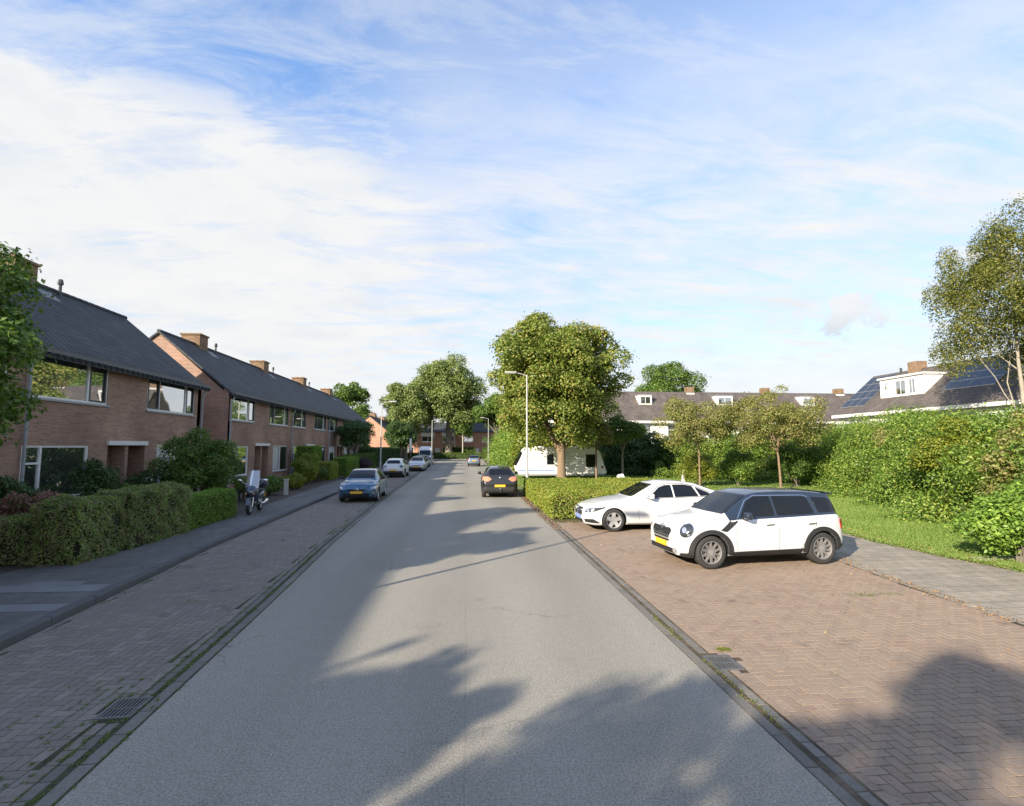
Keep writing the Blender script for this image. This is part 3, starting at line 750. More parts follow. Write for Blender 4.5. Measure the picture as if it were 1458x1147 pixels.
# ------------------------------------------------------------------ houses
def wall_holes(mb, plane, u0, u1, z0, z1, holes, th, face, m=0, top=None):
    """ wall in the plane x=face (plane 'x', u=y) or y=face (plane 'y', u=x); th is the signed thickness going inwards """
    us = sorted(set([u0, u1] + [h[0] for h in holes] + [h[1] for h in holes])); zs = sorted(set([z0, z1] + [h[2] for h in holes] + [h[3] for h in holes]))
    def solid(i, j):
        if i < 0 or j < 0 or i >= len(us)-1 or j >= len(zs)-1: return False
        cu = (us[i]+us[i+1])/2; cz = (zs[j]+zs[j+1])/2
        return not any(h[0] < cu < h[1] and h[2] < cz < h[3] for h in holes)
    def P(u, d, z): return (face+d, u, z) if plane == 'x' else (u, face+d, z)
    for i in range(len(us)-1):
        for j in range(len(zs)-1):
            if not solid(i, j): continue
            a, b, c, d = us[i], us[i+1], zs[j], zs[j+1]
            mb.add([P(a, 0, c), P(b, 0, c), P(b, 0, d), P(a, 0, d)], [(0, 1, 2, 3)], m)
            mb.add([P(a, th, c), P(b, th, c), P(b, th, d), P(a, th, d)], [(3, 2, 1, 0)], m)
            if not solid(i-1, j): mb.add([P(a, 0, c), P(a, 0, d), P(a, th, d), P(a, th, c)], [(0, 1, 2, 3)], m)
            if not solid(i+1, j): mb.add([P(b, 0, c), P(b, th, c), P(b, th, d), P(b, 0, d)], [(0, 1, 2, 3)], m)
            if not solid(i, j-1): mb.add([P(a, 0, c), P(a, th, c), P(b, th, c), P(b, 0, c)], [(0, 1, 2, 3)], m)
            if not solid(i, j+1): mb.add([P(a, 0, d), P(b, 0, d), P(b, th, d), P(a, th, d)], [(0, 1, 2, 3)], m)

def window_x(parent, y0, y1, z0, z1, mull, x=0.0, casement=(), curtain=False, fr='white_paint', sill=True, transom=None, sg=1):
    """ window in a wall whose outer face is x=0 and whose outside is +x (sg=1) """
    fw = .07; d = -.10*sg
    f = MB(); F = lambda a, b, c, e, dd=0: f.box(x+d+dd*sg, x+d+.07*sg+dd*sg, a, b, c, e)
    F(y0, y1, z0, z0+fw); F(y0, y1, z1-fw, z1); F(y0, y0+fw, z0+fw, z1-fw); F(y1-fw, y1, z0+fw, z1-fw)
    xs = [y0+fw] + [y0 + (y1-y0)*t for t in mull] + [y1-fw]
    for t in mull:
        ym = y0+(y1-y0)*t; F(ym-.035, ym+.035, z0+fw, z1-fw)
    if transom: F(y0+fw, xs[1]-.03, transom-.03, transom+.03, -.002)
    w = f.build('window', M[fr], parent)
    MB().box(x+d+.018*sg, x+d+.03*sg, y0+.03, y1-.03, z0+.03, z1-.03).build('pane', M['glass'], w)
    for k in casement:
        a = xs[k]+(.036 if k else 0); b = xs[k+1]-(.036 if k < len(xs)-2 else 0); c = MB()
        zz0 = z0+fw; zz1 = z1-fw; g = .055
        for q in ((a, b, zz0, zz0+g), (a, b, zz1-g, zz1), (a, a+g, zz0+g, zz1-g), (b-g, b, zz0+g, zz1-g)):
            c.box(x+d+.04*sg, x+d+.085*sg, *q)
        c.build('casement', M['dark_paint'], w)
    if sill: MB().box(x-.02*sg, x+.06*sg, y0-.06, y1+.06, z0-.07, z0-.003).build('sill', M['grey_paint'], w)
    if curtain:
        MB().box(x+d+.031*sg, x+d+.035*sg, y0+.09, y0+(y1-y0)*curtain, z0+.1, z1-.1).build('curtain', M['curtain'], w)
    return w

GUT = 5.55; RID = 8.72; HD = 7.6; ULEN = 10.05
def terrace_house(label, base, group, end0=False, end1=False, pipe0=True, lay=0, side='brick', gut=GUT, rid=RID, chim=(4.0,)):
    """ two dwellings between drainpipes; origin at the facade foot, outside is +x, run is +y; base = world (x, y) """
    t = thing('terraced_house', label, 'house', (base[0], base[1], 0), 0, group)
    G = gut; W = [(.12, 3.55, 4.0, G-.10), (5.85, 9.5, 4.0, G-.10), (.35 if lay else .1, 2.8, .85, 2.55), (3.72, 5.88, 0, 2.55), (6.7, 9.45, .85, 2.6)]
    mb = MB()
    wall_holes(mb, 'x', 0, ULEN, 0, G, W, -.28, 0)
    bw = MB(); wall_holes(bw, 'x', 0.29, ULEN-.29, 0, G, [(1, 3, 1, 2.3), (6, 9, 1, 2.3)], .28, -HD); bw.build('back_wall', M[side], t)
    for k, yy in ((end0, 0), (end1, ULEN)):
        if not k: continue
        s = .28 if yy == 0 else -.28
        poly = [(-HD, 0), (0, 0), (0, G), (-HD/2, rid-.03), (-HD, G)]
        mb.prism([(p[0] - (.29 if p[0] == 0 else 0) + (.29 if p[0] == -HD else 0), p[1]) for p in poly], 'y', yy, yy+s)
        mb.prism([(-.29, 0), (0, 0), (0, G), (-.29, G+.2)], 'y', yy-.0015 if yy == 0 else yy-.28, yy+.28 if yy == 0 else yy+.0015)
    mb.build('wall', M[side], t)
    # roof: two thick slopes, ridge tiles, verge
    y0 = -.10 if end0 else 0; y1 = ULEN+.12 if end1 else ULEN
    ov = .34; k = (rid-G)/(HD/2); th = .12
    mb = MB()
    for s in (1, -1):
        X = lambda q: -HD/2 + s*(HD/2 - q)       # q = 0 at the facade, HD/2 at the ridge
        a = [(X(-ov), G-ov*k+.06), (X(HD/2), rid+.10), (X(HD/2), rid+.10-th), (X(-ov), G-ov*k+.06-th)]
        mb.prism(a, 'y', y0, y1)
    rf = mb.build('roof', M['roof_dark'], t)
    mb = MB(); yy = y0
    while yy < y1-.05:
        mb.tube([(-HD/2, yy, rid+.09), (-HD/2, min(yy+.36, y1), rid+.105)], .10, 8); yy += .36
    mb.build('ridge_tiles', M['roof_dark'], rf)
    # tile noses along the eaves
    mb = MB(); yy = y0+.15
    while yy < y1:
        mb.tube([(ov-.06, yy, G-ov*k+.10), (ov+.05, yy, G-ov*k+.02)], .075, 6); yy += .3
    mb.build('eaves_tiles', M['roof_dark'], rf)
    mb = MB(); mb.box(.003, .10, y0+.02, y1-.02, G-.13, G+.05); mb.build('fascia', M['dark_paint'], t)
    g = MB(); gx = ov-.02
    g.prism([(gx-.12, G-.18), (gx+.05, G-.18), (gx+.05, G-.06), (gx+.035, G-.06), (gx+.035, G-.165), (gx-.105, G-.165), (gx-.105, G-.06), (gx-.12, G-.06)], 'y', y0+.01, y1-.01)
    g.box(.11, gx-.125, y0+.02, y1-.02, G-.15, G-.12)
    g.build('gutter', M['gutter'], t)
    def pipe(yy):
        p = MB(); p.tube([(gx-.04, yy, G-.17), (gx-.05, yy, G-.35), (.12, yy, G-.65), (.12, yy, .1)], .045, 8)
        for z in (1.2, 3.0, 4.5): p.tube([(.12, yy, z), (.12, yy, z+.05)], .055, 8)
        p.build('drainpipe', M['zinc'], t, smooth=True)
    if pipe0: pipe(.05)
    if end1: pipe(ULEN-.08)
    for c in chim:
        c0 = MB(); c0.box(-HD/2-.75, -HD/2+.35, c-.5, c+.5, rid-.35, rid+.66); c0.box(-HD/2-.81, -HD/2+.41, c-.56, c+.56, rid+.66, rid+.76)
        co_ = c0.build('chimney', M['brick_yellow'], rf)
        mm = MB()
        for q in (-.25, .25): mm.tube([(-HD/2-.2+q, c, rid+.755), (-HD/2-.2+q, c, rid+.86)], .09, 8)
        mm.build('chimney_pot', M['brick_orange'], co_)
        mm = MB(); mm.add([(-HD/2+.352, c-.6, rid-.18), (-HD/2+.352+.5, c-.6, rid-.18-.5*k+.02), (-HD/2+.352+.5, c+.8, rid-.18-.5*k+.02), (-HD/2+.352, c+.8, rid-.18)], [(0, 1, 2, 3)])
        for v in range(4): pass
        m2 = MB(); sx = .42
        m2.prism([(-HD/2+.3, rid+.10-.3*k+.012), (-HD/2+.3+sx, rid+.10-(.3+sx)*k+.012), (-HD/2+.3+sx, rid+.10-(.3+sx)*k-.02), (-HD/2+.3, rid+.10-.3*k-.02)], 'y', c+.45, c+1.25)
        m2.build('flashing', M['lead'], rf)
        v = MB(); vx = -HD/2+.25; v.tube([(vx, c+1.75, rid-.2), (vx, c+1.75, rid+.38)], .055, 8); v.tube([(vx, c+1.75, rid+.36), (vx, c+1.75, rid+.44), (vx, c+1.75, rid+.58)], [.10, .105, .07], 8)
        v.build('roof_vent', M['dark_paint'], rf, smooth=True)
    # windows and doors
    window_x(t, *W[0], mull=(.73,), casement=(1,))
    window_x(t, *W[1], mull=(.24, .80), casement=(0, 2))
    window_x(t, *W[2], mull=(.27,), transom=2.0, curtain=False if lay else .0)
    window_x(t, *W[4], mull=(.5,), casement=(1,) if lay else (), curtain=.42)
    MB().box(-.03, .09, W[3][0]-.06, W[3][1]+.06, 2.565, 2.72).build('lintel', M['white_paint'], t)
    p = MB(); p.box(-.5, -.02, 4.72, 4.9, 0, 2.55); p.build('door_pier', M['brick'], t)
    q = MB(); q.box(-.72, -.66, 3.44, 6.2, 0, 2.7); q.box(-.66, -.285, 3.44, 6.2, 2.555, 2.7); q.box(-.655, -.285, 3.6, 3.715, 0, 2.55); q.box(-.655, -.285, 5.885, 6.0, 0, 2.55)
    q.build('porch', M['brick'], t)
    for (a, b) in ((3.85, 4.65), (4.97, 5.77)):
        dd = MB().box(-.64, -.59, a, b, .12, 2.3).build('door', M['wood'], t)
        MB().box(-.588, -.58, a+.18, b-.18, 1.2, 2.1).build('door_glass', M['glass'], dd)
        MB().tube([(-.56, a+.1, 1.05), (-.56, a+.1, 1.2)], .014, 6).build('handle', M['steel'], dd)
    # concrete plinth band
    if lay: MB().box(.003, .03, .1, 2.75, .55, .75).build('wall_panel', M['grey_paint'], t)
    return t
ga = 'terraced houses of the nearest row on the left'; gb = 'terraced houses of the second row on the left'
for q in range(3): terrace_house(['brick terraced house beside the viewer, just before the leafy tree', 'brick terraced house one further behind the viewer', 'brick terraced house furthest behind the viewer'][q], (-13, 6.1-ULEN*(q+1)), ga)
terrace_house('dark-roofed brick terraced house at the left frame edge behind the leafy tree', (-13, 6.1), ga)
terrace_house('end brick terraced house of the nearest row, wide windows above the mixed hedge', (-13, 16.15), ga, end1=True)
lb = ['first brick terraced house of the second row, with the sunlit strip on its gable', 'second house of the long brick row, behind the yellow-green bushes',
      'third house of the long brick row, behind the clipped box hedges', 'last house of the long brick row, half hidden by a small dark tree']
for i in range(4): terrace_house(lb[i], (-13, 29.15+ULEN*i), gb, end0=(i == 0), end1=(i == 3), lay=1)
terrace_house('orange-gabled brick house farther along the left side', (-13, 90), 'houses of the third row', end0=True, lay=1, gut=4.85, rid=7.75, side='brick_orange')
terrace_house('second house of the far left row beyond the orange gable', (-13, 90+ULEN), 'houses of the third row', end1=True, lay=1, gut=4.85, rid=7.75, side='brick')

def far_row():
    # two-storey orange brick row closing the street, facade towards -y
    x = -20.0; n = 0
    labels = ['far orange brick house left of the big tree trunk', 'orange brick house at the street end with white panels round its blue windows', 'far orange brick house with white doors behind the street-end hedge', 'rightmost orange brick house closing the street, mostly behind trees']
    for i in range(4):
        t = thing('brick_house', labels[i], 'house', (x, 118, 0), 0, 'orange brick houses closing the street')
        Wd = 9.0; H_ = 5.9
        holes = [(.8, 3.4, 3.5, 4.9), (5.4, 8.0, 3.5, 4.9), (.8, 3.2, .8, 2.4), (5.4, 8.0, .8, 2.4), (3.7, 4.9, 0, 2.3)]
        mb = MB(); wall_holes(mb, 'y', 0, Wd, 0, H_, holes, .28, 0); mb.box(0, .28, .281, 8, 0, H_); mb.box(Wd-.28, Wd, .281, 8, 0, H_); mb.build('wall', M['brick_orange'], t)
        mb = MB(); mb.prism([(-.3, H_-.05), (4, H_+2.1), (8.3, H_-.05), (8.3, H_+.08), (4, H_+2.25), (-.3, H_+.08)], 'x', 0, Wd); mb.build('roof', M['roof_dark'], t)
        for h in holes[:4]:
            f = MB()
            f.box(h[0], h[1], .05, .12, h[2], h[2]+.25); f.box(h[0], h[1], .05, .12, h[3]-.08, h[3]); f.box(h[0], h[0]+.08, .05, .12, h[2]+.25, h[3]-.08); f.box(h[1]-.08, h[1], .05, .12, h[2]+.25, h[3]-.08); f.box((h[0]+h[1])/2-.05, (h[0]+h[1])/2+.05, .05, .12, h[2]+.25, h[3]-.08)
            w = f.build('window', M['white_paint'], t); MB().box(h[0]+.05, h[1]-.05, .08, .10, h[2]+.05, h[3]-.05).build('pane', M['glass'], w)
        MB().box(3.7, 4.9, .15, .2, 0, 2.3).build('door', M['white_paint'], t)
        if i == 1:
            MB().box(5.2, 8.2, -.04, -.003, 4.92, H_-.1).build('wall_panel', M['white_wall'], t)
            MB().box(.6, 3.6, -.04, -.003, 4.92, H_-.1).build('wall_panel', M['white_wall'], t)
            MB().box(8.1, 8.25, -.04, -.003, .1, H_-.1).build('wall_panel', M['white_wall'], t)
        x += Wd
far_row()

def dormer(parent, x0, x1, yf, yb, z0, z1, ax, mull=(.5,), win=None):
    """ box dormer; ax 'y': front faces -y, body runs to +y """
    def bx(mb, u0, u1, d0, d1, a, b):
        mb.box(u0, u1, d0, d1, a, b) if ax == 'y' else mb.box(d0, d1, u0, u1, a, b)
    mb = MB(); bx(mb, x0, x1, yf, yb, z0, z1)
    d = mb.build('dormer', M['white_wall'], parent)
    mb = MB(); small = x1-x0 < 2; bx(mb, x0-.05, x1+.05, yf-.08, yb, z1+.002, z1+.10) if small else bx(mb, x0-.12, x1+.12, yf-.16, yb, z1+.002, z1+.14); mb.build('dormer_roof', M['lead'] if small else M['white_paint'], d)
    for (a, b, c, e) in (win or [(x0+.15, x1-.15, z0+.25, z1-.12)]):
        mb = MB(); bx(mb, a, b, yf-.03, yf-.002, c, e); mb.build('window', M['white_paint'], d)
        mb = MB(); m_ = (a+b)/2
        bx(mb, a+.07, m_-.03, yf-.04, yf-.031, c+.07, e-.07); bx(mb, m_+.03, b-.07, yf-.04, yf-.031, c+.07, e-.07); mb.build('pane', M['glass'], d)
    return d

# right, far: white-fronted row with brown roofs, facades towards the camera
def white_row():
    x = 6.9; yf = 54.0; G = 5.5; K = (8.75-5.5)/3.8
    labels = ['white-fronted brown-roofed house directly behind the chestnut tree', 'brown-roofed white house with a small square dormer right of the chestnut', 'brown-roofed house with wide dormer behind the thin yellow-leaved tree', 'brown-roofed house behind the taller yellow-leaved tree', 'rightmost brown-roofed house of the white row, small white dormer beside solar roof']
    for i in range(5):
        Wd = 9.3
        t = thing('white_house', labels[i], 'house', (x, yf, 0), 0, 'white houses with brown roofs across the lawn')
        holes = [(.9, 3.7, 3.3, 4.9), (5.5, 8.3, 3.3, 4.9), (.9, 3.7, .8, 2.4), (5.3, 8.4, .5, 2.4)]
        mb = MB(); wall_holes(mb, 'y', 0, Wd, 0, G, holes, .28, 0); mb.box(0, .28, .281, 7.6, 0, G); mb.box(Wd-.28, Wd, .281, 7.6, 0, G); mb.build('wall', M['white_wall'], t)
        mb = MB()
        mb.prism([(-.4, G-.4*K), (3.8, G+3.8*K), (8.0, G-.4*K), (8.0, G-.4*K+.15), (3.8, G+3.8*K+.17), (-.4, G-.4*K+.15)], 'x', 0, Wd)
        rf = mb.build('roof', M['roof_brown'], t)
        MB().box(0.01, Wd-.01, -.5, -.41, G-.45, G-.2).build('gutter', M['white_paint'], t)
        for h in holes:
            f = MB(); c = (h[0]+h[1])/2
            f.box(h[0], h[1], .05, .12, h[2], h[2]+.09); f.box(h[0], h[1], .05, .12, h[3]-.09, h[3]); f.box(h[0], h[0]+.09, .05, .12, h[2]+.09, h[3]-.09); f.box(h[1]-.09, h[1], .05, .12, h[2]+.09, h[3]-.09); f.box(c-.05, c+.05, .05, .12, h[2]+.09, h[3]-.09)
            w = f.build('window', M['white_paint'], t); MB().box(h[0]+.05, h[1]-.05, .08, .10, h[2]+.05, h[3]-.05).build('pane', M['glass'], w)
        c = .45
        cm = MB().box(c-.42, c+.42, 3.4, 4.2, G+3.8*K-.4, G+3.8*K+.72).build('chimney', M['brick_yellow'], rf)
        MB().box(c-.46, c+.46, 3.36, 4.24, G+3.8*K-.15, G+3.8*K+.02).build('flashing', M['white_paint'], cm)
        dx = {0: 3.2, 1: 3.0, 2: 2.8, 3: 3.7, 4: 3.6}[i]; dw = {0: 1.5, 1: 1.5, 2: 1.9, 3: 1.6, 4: 1.6}[i]
        dormer(rf, dx, dx+dw, 1.85, 3.4, 7.05, 8.3, 'y')
        x += Wd
white_row()
# right, near: roof running along the street with solar panels and a big white dormer; roof slope faces -x
def solar_row():
    K = (8.75-5.5)/3.8
    for i, (ya, yb, lab) in enumerate(((34.2, 43.4, 'house across the lawn with a big white box dormer and blue solar panels'), (25.0, 34.2, 'house across the lawn with a dark solar array and a white dormer at right'), (15.8, 25.0, 'brown-roofed house at the right frame edge behind the birch'))):
        t = thing('solar_house', lab, 'house', (33.2, ya, 0), 0, 'brown-roofed houses with solar panels on the right')
        Wd = yb-ya; G = 5.5
        holes = [(.8, 3.4, 3.3, 4.9), (Wd-3.6, Wd-.8, 3.3, 4.9), (.8, 3.4, .8, 2.4), (Wd-3.6, Wd-.8, .5, 2.4)]
        mb = MB(); wall_holes(mb, 'x', 0, Wd, 0, G, holes, .28, 0)
        for k, yy in ((i == 2, 0), (i == 0, Wd-.28)):
            if k: mb.prism([(.29, 0), (7.6, 0), (7.6, G), (3.8, 8.7), (.29, G+.2)], 'y', yy, yy+.28)
        mb.build('wall', M['white_wall'], t)
        mb = MB(); mb.prism([(-.4, G-.4*K), (3.8, G+3.8*K), (8.0, G-.4*K), (8.0, G-.4*K+.15), (3.8, G+3.8*K+.17), (-.4, G-.4*K+.15)], 'y', 0, Wd)
        rf = mb.build('roof', M['roof_brown'], t)
        mb = MB().box(-.5, -.41, .01, Wd-.01, G-.45, G-.2); mb.build('gutter', M['white_paint'], t)
        for h in holes: window_x(t, *h, mull=(.5,), sg=-1, sill=False)
        def panels(y0, y1, q0, q1, ny, nq):
            f = MB(); c = MB()
            S = lambda y, q, off: (q, y, G+q*K+.15+off)
            for a in range(ny):
                for b in range(nq):
                    ya_ = y0+(y1-y0)*a/ny+.02; yb_ = y0+(y1-y0)*(a+1)/ny-.02; qa = q0+(q1-q0)*b/nq+.015; qb = q0+(q1-q0)*(b+1)/nq-.015
                    for (mb_, ins, o0, o1) in ((f, 0, .04, .10), (c, .03, .101, .106)):
                        yy0, yy1, q_0, q_1 = ya_+ins, yb_-ins, qa+ins*.77, qb-ins*.77
                        mb_.add([S(yy0, q_0, o0), S(yy1, q_0, o0), S(yy1, q_1, o0), S(yy0, q_1, o0), S(yy0, q_0, o1), S(yy1, q_0, o1), S(yy1, q_1, o1), S(yy0, q_1, o1)], [(3,2,1,0),(4,5,6,7),(0,1,5,4),(1,2,6,5),(2,3,7,6),(3,0,4,7)])
            p = f.build('solar_panel', M['steel'], t); c.build('solar_cells', M['solar'], p)
        if i == 0:
            panels(6.3, 9.1, .3, 3.5, 3, 4)
            dormer(rf, 1.2, 5.3, 1.0, 3.7, 6.15, 8.0, 'x', win=[(1.9, 2.5, 6.6, 7.8), (2.75, 3.75, 6.6, 7.8), (4.45, 4.85, 7.1, 7.8)])
            cm = MB().box(3.3, 4.2, 4.1, 5.0, 8.2, 9.5).build('chimney', M['brick_yellow'], rf)
            MB().tube([(3.6, 6.0, 8.5), (3.6, 6.0, 9.2)], .09, 8).build('roof_vent', M['dark_paint'], rf)
        if i == 1:
            panels(5.2, 9.1, 1.0, 3.1, 4, 3)
            dormer(rf, 2.7, 4.1, 1.4, 3.7, 6.9, 8.75, 'x')
            MB().box(3.3, 4.2, .6, 1.5, 8.4, 9.5).build('chimney', M['brick_yellow'], rf)
solar_row()

# ------------------------------------------------------------------ cars
def densify(poly, res):
    out = []
    for i in range(len(poly)):
        a = Vector(poly[i]); b = Vector(poly[(i+1) % len(poly)]); n = max(1, int((b-a).length/res))
        out += [a.lerp(b, k/n) for k in range(n)]
    return out
def inside(p, poly):
    c = False; n = len(poly)
    for i in range(n):
        x1, y1 = poly[i]; x2, y2 = poly[(i+1) % n]
        if (y1 > p[1]) != (y2 > p[1]) and p[0] < (x2-x1)*(p[1]-y1)/(y2-y1)+x1: c = not c
    return c
def rounded(poly, r, n=4):
    out = []
    N_ = len(poly)
    for i in range(N_):
        p0 = Vector(poly[i-1]); p = Vector(poly[i]); p1 = Vector(poly[(i+1) % N_])
        rr = min(r, (p0-p).length*.45, (p1-p).length*.45)
        a = p + (p0-p).normalized()*rr; b = p + (p1-p).normalized()*rr
        for k in range(n+1):
            t = k/n; q = a*(1-t)**2 + p*2*t*(1-t) + b*t*t; out.append((q.x, q.y))
    return out
def ellipse(cx, cy, rx, ry, n=18, rot=0):
    return [(cx + rx*cos(a)*cos(rot) - ry*sin(a)*sin(rot), cy + rx*cos(a)*sin(rot) + ry*sin(a)*cos(rot)) for a in [2*pi*i/n for i in range(n)]]
def ribbon(pts, w):
    pts = [Vector(p) for p in pts]; L = []; Rr = []
    if (pts[0]-pts[-1]).length < 1e-6: pts[-1] = pts[-1].lerp(pts[-2], .06); pts[0] = pts[0].lerp(pts[1], .02)
    for i, p in enumerate(pts):
        d = (pts[min(i+1, len(pts)-1)] - pts[max(i-1, 0)]).normalized(); n = Vector((-d.y, d.x))
        L.append(tuple(p+n*w/2)); Rr.append(tuple(p-n*w/2))
    return L + Rr[::-1]

class Car:
    """ local frame: nose towards -x, origin on the ground in the middle of the car """
    def __init__(s, P, paint, roof=None):
        s.P = P; s.paint = M[paint]; s.L = P['L']; s.W = P['W']; s.hx = s.L/2
        s.top = smoothed(P['top'], P.get('ts', .10)); s.belt = smoothed(P['belt'], .15)
        s.bot = smoothed(P['bot'], .12); s.rw = smoothed(P['roofw'], .15)
        pn = P['plan']                      # half width factor along x
        s.hw = smoothed(pn, .06)
        s.roofmat = M[roof] if roof else s.paint
        s.make_body()
    def ring(s, x):
        T = s.top(x); B = s.bot(x); w = s.hw(x)*s.W/2
        be = min(s.belt(x), T-.03); g = T-be; rw = min(s.rw(x), w*.97)
        shw = w*.955
        pts = [(0, B), (w*.80, B), (w*.955, B+.05), (w*1.0, B + .30*(be-B)), (w*1.0, B+.62*(be-B)), (w*.992, be-.10*(be-B)), (shw, be)]
        if g > .12:
            pts += [(shw-.03, be+.03*g), (shw-.03+(rw-shw+.03)*.45, be+.45*g), (rw+.015, be+.86*g), (rw-.045, be+.955*g), (rw*.55, T-.008), (0, T)]
        else:
            pts += [(shw-.04, be+.25*g), (shw*.8, be+.55*g), (shw*.62, be+.78*g), (shw*.45, be+.9*g), (shw*.25, be+.97*g), (0, T)]
        # Catmull-Rom samples
        out = []; K = 4
        for i in range(len(pts)-1):
            p0 = pts[i-1] if i > 0 else (-pts[1][0], pts[1][1]); p1 = pts[i]; p2 = pts[i+1]; p3 = pts[i+2] if i+2 < len(pts) else (-pts[-2][0], pts[-2][1])
            for k in range(K):
                t = k/K
                f = lambda a, b, c, d: .5*((2*b) + (c-a)*t + (2*a-5*b+4*c-d)*t*t + (-a+3*b-3*c+d)*t**3)
                out.append((f(p0[0], p1[0], p2[0], p3[0]), f(p0[1], p1[1], p2[1], p3[1])))
        out.append(pts[-1])
        return out
    def make_body(s):
        L = s.L; xs = [0, .012, .035, .07] + list(np.linspace(.11, L-.11, int(L/.05))) + [L-.07, L-.035, L-.012, L]
        e = s.P.get('endr', .06)
        rings = []
        for x in xs:
            r = s.ring(min(max(x, .02), L-.02)); d = min(x, L-x)
            if d < .07:
                k = sqrt(max(0, 1-(1-d/.07)**2)); ins = e*(1-k)
                zc = (r[0][1]+r[-1][1])/2; hh = max(r[-1][1]-zc, .05); ww = max(max(p[0] for p in r), .1)
                r = [(p[0]*(1-ins/ww), zc+(p[1]-zc)*(1-ins/hh)) for p in r]
            rings.append(r)
        n = len(rings[0]); V = []; F = []
        for x, r in zip(xs, rings):
            V += [(x-s.hx, -p[0], p[1]) for p in r] + [(x-s.hx, p[0], p[1]) for p in r[-2:0:-1]]
        m = 2*n-2
        for i in range(len(xs)-1):
            for k in range(m): F.append((i*m+k, (i+1)*m+k, (i+1)*m+(k+1) % m, i*m+(k+1) % m))
        # end caps as quad strips
        for b in (0, (len(xs)-1)*m):
            for k in range(n-1):
                a_, c_ = b+k, b+k+1; d_, e_ = b+(m-k) % m, b+(m-k-1) % m
                q = [a_, c_, e_, d_]; q2 = []
                for v in q:
                    if v not in q2: q2.append(v)
                if len(q2) > 2: F.append(tuple(q2 if b == 0 else q2[::-1]))
        sq = s.P.get('sq')
        if sq:
            def mp(x):
                q = x+s.hx
                if q < sq[0]: q = sq[0]-(sq[0]-q)*sq[1]
                elif q > L-sq[2]: q = L-sq[2]+(q-L+sq[2])*sq[3]
                return q-s.hx
            V = [(mp(v[0]), v[1], v[2]) for v in V]
        s.V = V; s.F = F; s.n = n; s.m = m; s.xs = xs
        s.bvh = BVHTree.FromPolygons([Vector(v) for v in V], F)
    def finish_body(s, root):
        me = bpy.data.meshes.new('body'); me.from_pydata(s.V, [], s.F)
        for q in (s.paint, M['trim'], s.roofmat): me.materials.append(q)
        bm = bmesh.new(); bm.from_mesh(me); bmesh.ops.recalc_face_normals(bm, faces=bm.faces)
        cab = s.P['cabin']
        lay = 6*4
        bm.to_mesh(me); bm.free()
        o = bpy.data.objects.new('body', me); COL.objects.link(o)
        cb = MB(); rc = s.P['arch']; yi = s.W/2-.30
        for xw in s.P['wheels']:
            for sg in (-1, 1):
                a, b = sg*yi, sg*(s.W/2+.2)
                cb.lathe([(0.0001, min(a, b)), (rc, min(a, b)), (rc, max(a, b)), (0.0001, max(a, b))], 40, 'y', (xw-s.hx, 0, s.P['wr']), closed=False)
        c = cb.build('cutter', M['trim'])
        md = o.modifiers.new('b', 'BOOLEAN'); md.operation = 'DIFFERENCE'; md.object = c; md.solver = 'EXACT'
        dg = bpy.context.evaluated_depsgraph_get(); dg.update()
        m2 = bpy.data.meshes.new_from_object(o.evaluated_get(dg))
        o.modifiers.clear(); o.data = m2; bpy.data.meshes.remove(me)
        cm = c.data; bpy.data.objects.remove(c); bpy.data.meshes.remove(cm)
        m2.name = 'body'
        while len(m2.materials) > 3: m2.materials.pop()
        # paint the arch interiors dark, split the cabin top off as the roof
        bm = bmesh.new(); bm.from_mesh(m2)
        rf = []
        for f in bm.faces:
            f.material_index = 0
            cc = f.calc_center_median()
            arch = False
            for xw in s.P['wheels']:
                if all((v.co.x-(xw-s.hx))**2 + (v.co.z-s.P['wr'])**2 < (rc+.004)**2 for v in f.verts): arch = True
            if arch or (f.normal.z < -.75 and cc.z < s.P.get('uz', .42)): f.material_index = 1
            elif cab[0] < cc.x+s.hx < cab[1] and cc.z > s.belt(cc.x+s.hx)+.006 and s.top(cc.x+s.hx) > s.belt(cc.x+s.hx)+.16:
                f.material_index = 2; rf.append(f)
        bm2 = bm.copy(); bm2.faces.ensure_lookup_table()
        idx = set(f.index for f in rf)
        bmesh.ops.delete(bm, geom=rf, context='FACES')
        bmesh.ops.delete(bm2, geom=[f for f in bm2.faces if f.index not in idx], context='FACES')
        bm.to_mesh(m2); bm.free()
        for mm in (m2,): mm.shade_smooth(); mm.set_sharp_from_angle(angle=radians(32))
        o.parent = root
        if len(bm2.faces):
            mr = bpy.data.meshes.new('roof'); bm2.to_mesh(mr)
            for q in (s.paint, M['trim'], s.roofmat): mr.materials.append(q)
            mr.shade_smooth(); mr.set_sharp_from_angle(angle=radians(32))
            r = bpy.data.objects.new('roof', mr); COL.objects.link(r); r.parent = root
        bm2.free()
        return o
    def cast(s, view, u, v):
        if view[0] == 'side': o = Vector((u-s.hx, -3, v)); d = Vector((0, 1, 0))
        elif view[0] == 'front': o = Vector((-5, u, v)); d = Vector((1, 0, 0))
        elif view[0] == 'rear': o = Vector((5, u, v)); d = Vector((-1, 0, 0))
        elif view[0] == 'top': o = Vector((u-s.hx, v, 4)); d = Vector((0, 0, -1))
        else:
            _, cx, cy, az = view; a = radians(az); d = Vector((cos(a), sin(a), 0)); t = Vector((sin(a), -cos(a), 0))   # u grows towards +x for az=90
            o = Vector((cx-s.hx, cy, v)) + t*u - d*4
        h = s.bvh.ray_cast(o, d)
        if h[0] is None:
            tt = 3.0 if view[0] == 'side' else 4.0
            h = s.bvh.find_nearest(o + d*(tt*.75 if view[0] in ('side', 'diag') else 3.2))
            nn = h[1]
            return h[0], (nn if nn.dot(d) < 0 else -nn)
        nn = h[1]
        return h[0], (nn if nn.dot(d) < 0 else -nn)
